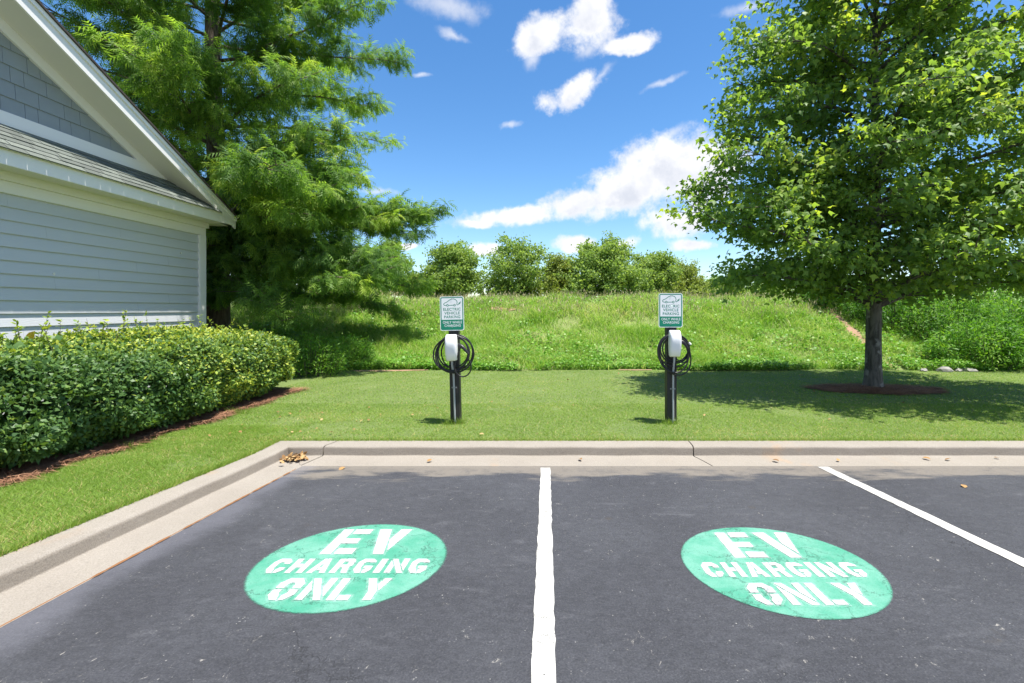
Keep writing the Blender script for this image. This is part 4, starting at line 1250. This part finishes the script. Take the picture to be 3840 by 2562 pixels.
def cypress():
    bx, by = -8.95, 13.0; zb = float(bank_z(bx, by))
    root = tag(empty('cypress_tree', (bx, by, zb)), 'tall feathery bald cypress rising behind the house corner', 'tree')
    tz = np.array([-.3, 0, .3, 1, 3, 6, 9, 12, 15, 18, 19.5]); tr = np.array([.46, .40, .33, .28, .25, .21, .17, .13, .08, .035, .01])
    zi = np.linspace(-.3, 19.5, 60)
    V, F = tube_arrays(np.column_stack([.06 * np.sin(zi * .5), .05 * np.cos(zi * .4), zi]), np.interp(zi, tz, tr), 14)
    ang = np.arctan2(V[:, 1], V[:, 0]); k = 1 + .07 * np.sin(ang * 6) * np.clip(1.6 - V[:, 2] * .4, .3, 1.6)
    V[:, 0] *= k; V[:, 1] *= k
    trunk = Acc(); trunk.add(V, F)
    wood = Acc()
    tw_p, tw_d, tw_t, tw_s, tw_o = [], [], [], [], []
    def radius(z): return np.interp(z, [0, 1.2, 2.6, 4, 6.5, 9, 12, 15, 18, 19.5], [3.0, 5.2, 5.6, 4.7, 5.2, 4.5, 3.5, 2.3, 1.0, .3])
    NL = 128
    for i in range(NL + 18):
        f = i / (NL - 1)
        z0 = 1.5 + 17.2 * f ** 1.42
        az = i * 2.39996 + random.uniform(-.35, .35)
        if i >= NL:                       # low boughs sweeping out over the undergrowth
            f = 0.05; z0 = random.uniform(2.0, 3.6); az = random.uniform(-1.25, .35)
        dx, dy = math.cos(az), math.sin(az)
        if dy > .75 and z0 < 11 and random.random() < .5: continue
        r_ = float(radius(z0)) * random.uniform(.72, 1.06)
        if dx > .5 and dy < .2: r_ *= 1.04
        while z0 < 4.5 and by + r_ * dy < 11.9 and (bx + r_ * dx) / (by + r_ * dy) < -.60 and r_ > .8: r_ *= .9
        rise = random.uniform(.02, .22) * r_ - (.22 * r_ if z0 < 2.6 else 0)
        p0 = np.array([0, 0, z0]); p1 = np.array([r_ * dx, r_ * dy, z0 + rise])
        P_ = limb(p0, p1, 10, random.uniform(.03, .10), .05)
        wood.add(*tube_arrays(P_, np.linspace(.055 * (1 - .6 * f) + .008, .006, 10), 6))
        dense = 1.0 if z0 < 11 else .2
        ns = int(r_ * (5.0 if dy < .45 else 3.0) * dense) + 3
        lt = rng.normal(0, .13)
        for s in range(ns):
            q = .16 + .84 * (s + random.random()) / ns
            b0 = np.array([np.interp(q * 9, range(10), P_[:, c]) for c in range(3)])
            out = unit(np.array([dx, dy, .1])); side = np.array([-dy, dx, 0]) * (1 if s % 2 else -1)
            d_ = unit(out * random.uniform(.3, 1.0) + side * random.uniform(.2, 1.0) + np.array([0, 0, random.uniform(-.25, .55)]))
            l_ = random.uniform(.45, 1.15) * (1.2 - .55 * q)
            Q = limb(b0, b0 + d_ * l_, 5, random.uniform(-.02, .08), .08)
            wood.add(*tube_arrays(Q, np.linspace(.012, .003, 5), 4))
            m_ = int((32 if dy < .45 and z0 < 11 else 14) * l_ / .7 * random.uniform(.8, 1.3)) + 3
            ff = rng.uniform(.08, 1.05, m_)
            pp = np.column_stack([np.interp(ff * 4, range(5), Q[:, c]) for c in range(3)])
            dd = unit(np.tile(d_, (m_, 1)) * .5 + rdir(m_) * .75 + [0, 0, -.32])
            pos_t = pp + dd * .02 + rng.normal(0, .05, (m_, 3))
            tw_p.append(pos_t); tw_d.append(dd); tw_o.append(np.tile(d_, (m_, 1)))
            tl = lt + rng.normal(0, .17)
            tw_t.append(np.clip(rng.normal(.38, .12, m_) + tl + .18 * (ff > .85), 0, 1)); tw_s.append(rng.uniform(.17, .31, m_))
    P3 = np.concatenate(tw_p); D3 = np.concatenate(tw_d); T3 = np.concatenate(tw_t); S3 = np.concatenate(tw_s)
    wx, wy, wz = P3[:, 0] + bx, P3[:, 1] + by, P3[:, 2] + zb
    pu, pv = wx / wy, (wz - 1.5) / wy
    keep = ~((pu < -.63) & (wy < 11.4) & (pv < .23 + 1.08 * (-.644 - pu))) & ~((wz < 1.15) & (wx > -7.5))      # clear of the roof, lifted off the ground
    P3, D3, T3, S3 = P3[keep], D3[keep], T3[keep], S3[keep]; n = len(P3)
    # feather: a plume of narrow leaflets either side of a drooping axis
    shp, tri = [], []
    for j in range(5):
        yy = .05 + .82 * j / 4
        ln = .34 * (1 - .55 * abs(yy - .4))
        for s in (-1, 1):
            b = len(shp)
            shp += [(0, yy - .050, 0), (s * ln, yy + .24, -.12 - .08 * (j % 2)), (0, yy + .080, .0)]
            tri.append((b, b + 1, b + 2))
    shp = np.array(shp); shp[:, 2] -= .42 * shp[:, 1] ** 2
    lv = Acc(); lv.add(*leaves(shp, tri, P3, D3, unit(rdir(n) * .7 + [0, -.1, .9]), S3, T3))
    obj('trunk', trunk.mesh('trunk', True), M['cypress_bark'], root)
    obj('branches', wood.mesh('branches', True), M['cypress_bark'], root)
    obj('crown', lv.mesh('crown'), M['cypress_leaf'], root)
    return n


def far_tree(x, y, ztop, hw, kind, label, airy=1.0, seed=0, mat='far_leaf', base_drop=.0):
    global rng
    keep = rng; rng = np.random.default_rng(seed + 100); random.seed(seed)
    zb = float(bank_z(x, y)); H_ = ztop - zb
    root = tag(empty(kind, (x, y, zb)), label, 'tree', 'trees beyond the bank')
    wood = Acc()
    wood.add(*tube_arrays([(0, 0, -.2), (.03, 0, H_ * .2), (-.05, .05, H_ * .55), (0, 0, H_ * .9)], [.17, .14, .09, .02], 8))
    ps, ts = [], []
    nb = 54
    for i in range(nb):
        f = (i + .5) / nb
        z0 = H_ * (.10 + .62 * f); az = i * 2.39996 + random.uniform(-.4, .4)
        zend = z0 + H_ * random.uniform(.05, .26)
        prof = np.interp(min(zend / H_, 1), [0, .15, .35, .55, .75, .9, 1.0], [.72, .92, 1.0, .98, .8, .5, .12])
        r_ = hw * prof * random.uniform(.72, 1.05)
        p1 = np.array([r_ * math.cos(az), r_ * math.sin(az), min(zend, H_ * .99)])
        P_ = limb((0, 0, z0), p1, 6, .04, .1)
        wood.add(*tube_arrays(P_, np.linspace(.05 * (1.1 - f), .008, 6), 4))
        nc = int(9 * airy)
        for c in range(nc):
            q = random.uniform(.3, 1.05); ctr = np.array([np.interp(q * 5, range(6), P_[:, k_]) for k_ in range(3)]) + rng.normal(0, .22, 3) * hw * .35
            m_ = 36; ps.append(ctr + rng.normal(0, 1, (m_, 3)) * np.array([.27, .27, .17]) * (hw / 2.6) ** .5)
            ts.append(np.clip(rng.normal(.45, .16, m_) + rng.normal(0, .14), 0, 1))
    P3 = np.concatenate(ps); n = len(P3)
    lv = Acc(); lv.add(*leaves(QUAD, QUAD_T, P3, unit(rdir(n) + [0, 0, -.2]), unit(rdir(n) * .8 + [0, 0, .7]), rng.uniform(.13, .26, n) * (hw / 2.6) ** .25, np.concatenate(ts)))
    obj('trunk', wood.mesh('trunk', True), M['twig_bark'], root)
    obj('crown', lv.mesh('crown'), M[mat], root)
    rng = keep
    return root


def leafy_bush(x, y, zf, hw, dp, h, n, size, mat, label, cat, group, name='shrub', lean=0.0, seed=0, shape=LANCE, tri=LANCE_T, tmean=.45):
    global rng
    keep = rng; rng = np.random.default_rng(seed + 500); random.seed(seed + 50)
    zb = float(zf(x, y)); root = tag(empty(name, (x, y, zb)), label, cat, group)
    ps, ds, ts = [], [], []
    wood = Acc()
    ns = max(10, n // 90)
    for i in range(ns):
        a_ = random.uniform(0, 6.283); r_ = math.sqrt(random.random())
        b0 = np.array([hw * r_ * .6 * math.cos(a_), dp * r_ * .6 * math.sin(a_), -.05])
        top = h * math.sqrt(max(.08, 1 - (r_ * .9) ** 2)) * random.uniform(.78, 1.08)
        p1 = np.array([hw * r_ * math.cos(a_), dp * r_ * math.sin(a_), top])
        P_ = limb(b0, p1, 5, 0, .1); wood.add(*tube_arrays(P_, np.linspace(.010, .003, 5), 4))
        m_ = n // ns; f = rng.uniform(.12, 1.05, m_) ** .8
        pp = np.column_stack([np.interp(f * 4, range(5), P_[:, c]) for c in range(3)]) + rng.normal(0, .10, (m_, 3))
        ps.append(pp); ts.append(np.clip(rng.normal(tmean, .17, m_) + rng.normal(0, .12), 0, 1))
    P3 = np.concatenate(ps); k = len(P3); outw = unit(P3 * [1, 1, .4] + [0, 0, .1])
    lv = Acc(); lv.add(*leaves(shape, tri, P3, unit(outw * .7 + rdir(k) * .8 + [0, 0, -.1]), unit(rdir(k) * .7 + outw * .3 + [0, 0, .8]), rng.uniform(.7, 1.35, k) * size, np.concatenate(ts)))
    obj('stems', wood.mesh('stems'), M['twig_bark'], root)
    obj('foliage', lv.mesh('foliage'), M[mat], root)
    rng = keep
    return root


nm = maple()
nc = cypress()
print('maple leaves', nm, 'cypress plumes', nc)

def chart(px, py, y):
    """world x and z of a 2350-px chart position at depth y"""
    return (px * 1.634 - 2050) * y / 1803, 1.5 + (1161 - py * 1.634) * y / 1803
for i, (px, py, hwpx, y, airy, mat, label) in enumerate([
        (888, 548, 56, 42, 1.0, 'far_leaf', 'green tree half hidden behind the right side of the cypress'),
        (1040, 560, 74, 44, 1.0, 'far_leaf', 'rounded green tree standing alone above the left charging post'),
        (1188, 546, 80, 45, .72, 'far_leaf', 'airy open-crowned tree, the tallest beyond the bank'),
        (1285, 584, 46, 47, .9, 'far_leaf_yellow', 'yellow-green small tree between the tall airy tree and the dense dark one'),
        (1382, 551, 86, 44, 1.35, 'far_leaf', 'dense dark green tree, the broadest beyond the bank'),
        (1498, 572, 60, 48, 1.0, 'far_leaf', 'paler green tree to the right of the dense dark tree'),
        (1568, 606, 52, 52, 1.0, 'far_leaf_yellow', 'yellow-green tree just left of the maple crown'),
        (1660, 640, 60, 58, 1.0, 'far_leaf', 'distant low tree seen under the left side of the maple crown'),
        (958, 628, 36, 50, .8, 'far_leaf_yellow', 'low pale scrubby tree between the cypress and the rounded tree'),
        (1760, 650, 60, 60, 1.0, 'far_leaf', 'distant low tree just left of the maple trunk')]):
    x, zt = chart(px, py, y)
    far_tree(x, y, zt + .35, hwpx * 1.0 * 1.634 * y / 1803, 'broadleaf_tree', label, airy, i, mat)
# understory scrub between the trunks
for i, (px, py, hwpx, y) in enumerate([(1125, 642, 34, 43), (1255, 635, 38, 43), (1440, 640, 36, 42), (1480, 635, 34, 44), (1545, 645, 40, 46), (985, 648, 34, 43), (1330, 640, 36, 41), (1610, 655, 46, 46), (1165, 640, 34, 44), (1215, 645, 30, 45), (1010, 650, 36, 46), (520, 640, 90, 40), (660, 628, 90, 42), (790, 635, 80, 40), (1840, 640, 80, 50), (1990, 632, 90, 48), (2150, 630, 100, 46), (2310, 625, 100, 44)]):
    x, zt = chart(px, py, y)
    hw = hwpx * 1.634 * y / 1803
    where = ['in the gap right of the rounded tree', 'under the small yellow-green tree', 'under the right edge of the dense dark tree', 'between the dense dark tree and the paler tree', 'below the yellow-green tree left of the maple', 'under the left edge of the rounded tree', 'under the left edge of the dense dark tree', 'beside the right charging post sign', 'under the left half of the tall airy tree', 'under the right half of the tall airy tree', 'behind the trunk of the rounded tree', 'behind the cypress trunk', 'seen through the middle of the cypress', 'behind the right side of the cypress', 'behind the lower left of the maple crown', 'directly behind the maple trunk', 'behind the thicket right of the maple', 'behind the thicket at the right edge'][i]
    leafy_bush(x, y, bank_z, hw, hw * .7, zt - float(bank_z(x, y)), 1700 if hwpx < 60 else 4200, .20 if hwpx < 60 else .28, 'far_leaf_yellow' if i % 3 == 1 else 'far_leaf', 'low far shrub ' + where, 'shrub', 'scrub beyond the bank', 'far_shrub', seed=i, shape=QUAD, tri=QUAD_T)

# thicket on the right and undergrowth on the left
TH = [(10.9, 12.0, 1.3, 1.0, 1.15, 'ferny bright green shrub at the foot of the thicket by the rocks'),
      (12.5, 12.3, 1.4, 1.1, 1.8, 'tall bright green shrub at the right edge of the lawn'),
      (11.6, 13.7, 1.4, 1.1, 1.9, 'leafy shrub in the middle of the thicket behind the maple'),
      (10.8, 15.2, 1.4, 1.2, 1.6, 'darker leafy shrub where the thicket meets the bank'),
      (13.8, 14.0, 1.8, 1.3, 2.5, 'highest shrub of the thicket under the maple crown'),
      (12.8, 16.2, 2.2, 1.4, 2.0, 'shrub at the back of the thicket near the crest'),
      (10.4, 17.0, 1.3, 1.1, 1.2, 'low shrub on the crest right of the maple trunk')]
for i, (x, y, hw, dp, h, lab) in enumerate(TH):
    leafy_bush(x, y, bank_z, hw, dp, h, 9000, .105, 'thicket_leaf', lab, 'shrub', 'thicket on the right', 'thicket_shrub', seed=20 + i, tmean=.5 if i not in (3, 6) else .2)
UG = [(-5.25, 10.7, .85, .7, .78, 'leafy shrub just beyond the right end of the hedge', 'thicket_leaf', .6, .07, LANCE, LANCE_T),
      (-6.6, 12.0, 1.1, .8, .85, 'sunlit low undergrowth right of the cypress trunk', 'thicket_leaf', .62, .08, LANCE, LANCE_T),
      (-8.0, 12.4, .9, .7, .75, 'low undergrowth at the foot of the cypress trunk', 'thicket_leaf', .55, .08, LANCE, LANCE_T),
      (-5.3, 12.2, .9, .7, .6, 'low weedy clump on the bank behind the end of the hedge', 'thicket_leaf', .5, .08, LANCE, LANCE_T)]
for i, (x, y, hw, dp, h, lab, mt, tm, sz, shp, tri) in enumerate(UG):
    leafy_bush(x, y, (lambda x, y: lawn_z(x, y) if y < 11.4 else bank_z(x, y)), hw, dp, h, 6500, sz, mt, lab, 'shrub', 'undergrowth by the cypress', 'undergrowth_shrub', seed=40 + i, shape=shp, tri=tri, tmean=tm)

# ------------------------------------------------------------------ rocks at the foot of the bank
random.seed(11)
for i, (px, py, s, lab) in enumerate([(2168, 851, .20, 'largest pale grey rock at the foot of the bank right of the maple'), (2199, 851, .11, 'small flat rock right beside the largest pale rock'), (2222, 848, .15, 'rock nearest the ferny shrub at the right'), (2120, 853, .10, 'flat pale stone left of the largest rock')]):
    y = 11.35; x = chart(px, py, y)[0]
    bm = bmesh.new(); bmesh.ops.create_icosphere(bm, subdivisions=2, radius=1)
    for v in bm.verts:
        k = 1 + .25 * math.sin(v.co.x * 3 + i) * math.sin(v.co.y * 4 + 2 * i) + random.uniform(-.08, .08)
        v.co = Vector((v.co.x * s * k, v.co.y * s * .7 * k, max(-.3, v.co.z) * s * .5 * k))
    me = bpy.data.meshes.new('rock'); bm.to_mesh(me); bm.free()
    o_ = obj('rock', me, M['rock']); o_.location = (x, y, float(lawn_z(x, y)) + .02); o_.rotation_euler = (0, 0, i * 1.3)
    tag(o_, lab, 'rock', 'rocks at the foot of the bank')

# ------------------------------------------------------------------ fallen leaves
DRY = [(0, 0, 0), (.3, .3, .10), (.24, .7, .16), (0, 1, .02), (-.24, .7, .14), (-.3, .3, .12)]
def leaf_me(seed):
    r = np.random.default_rng(seed)
    V, F, T = leaves(DRY, OVAL_T, np.zeros((1, 3)), np.array([[0, 1.0, 0]]), np.array([[0, 0, 1.0]]), np.array([1.0]), np.array([r.uniform(.1, 1)]))
    return np_mesh('fallen_leaf', V - [0, .5, 0], F, T)
lm = [leaf_me(i) for i in range(4)]
gz = lambda x, y: float(lot_z(y)) if (x > GX and y < GY) else (float(lot_z(GY)) + .014 if (y < GY + .29 and x > GX) else float(lawn_z(x, y)) + .026)
spots = [(-2.0, 4.70, 'dry leaf at the gutter edge nearest the kerb corner'), (-1.2, 4.93, 'dry leaf in the gutter in front of the left charging post'), (.35, 4.97, 'dry leaf in the gutter just right of the centre bay line'),
         (2.35, 4.93, 'dry leaf in the gutter left of the slanting bay line'), (3.0, 4.95, 'dry leaf in the gutter just right of the slanting bay line end'), (3.95, 5.0, 'dry leaf in the gutter towards the right edge, left of a pair'),
         (4.15, 4.97, 'dry leaf in the gutter, second from the right edge'), (4.70, 5.02, 'rightmost dry leaf in the gutter'),
         (3.6, 4.15, 'dry leaf lying on the asphalt right of the slanting bay line'), (-3.5, 6.55, 'largest dry leaf on the lawn near the end of the hedge')]
for i, (x, y, lab) in enumerate(spots):
    o_ = obj('fallen_leaf', lm[i % 4], M['dry_leaf']); o_.location = (x, y, gz(x, y) + .004)
    s_ = random.uniform(.05, .085); o_.scale = (s_, s_, s_); o_.rotation_euler = (random.uniform(-.3, .3), random.uniform(-.3, .3), random.uniform(0, 6.28))
    tag(o_, lab, 'leaf', 'fallen leaves')
acc = Acc(); n = 60
x = np.concatenate([rng.uniform(-3.8, -2.2, 26), rng.uniform(-3, 8, 34)]); y = np.concatenate([rng.uniform(5.4, 7, 26), rng.uniform(5.5, 11, 34)])
p3 = np.column_stack([x, y, lawn_z(x, y) + .026])
acc.add(*leaves(DRY, OVAL_T, p3, unit(rdir(n) * [1, 1, .3]), unit(rdir(n) * .5 + [0, 0, 1]), rng.uniform(.03, .06, n), rng.uniform(.2, 1, n)))
tag(obj('lawn_leaf_litter', acc.mesh('lawn_leaf_litter'), M['dry_leaf']), 'specks of dry leaf scattered over the mown lawn', 'leaf litter', kind='stuff')
acc = Acc(); n = 150
p3 = np.column_stack([rng.normal(-2.62, .05, n), rng.normal(4.97, .05, n), np.zeros(n)])
p3[:, 2] = float(lot_z(GY)) + .02 + rng.uniform(0, .02, n)
acc.add(*leaves(DRY, OVAL_T, p3, unit(rdir(n) * [1, 1, .3]), unit(rdir(n) * .6 + [0, 0, 1]), rng.uniform(.02, .07, n), rng.uniform(0, 1, n)))
tag(obj('leaf_litter', acc.mesh('leaf_litter'), M['dry_leaf']), 'small drift of dry leaves in the corner of the gutter', 'leaf litter', kind='stuff')
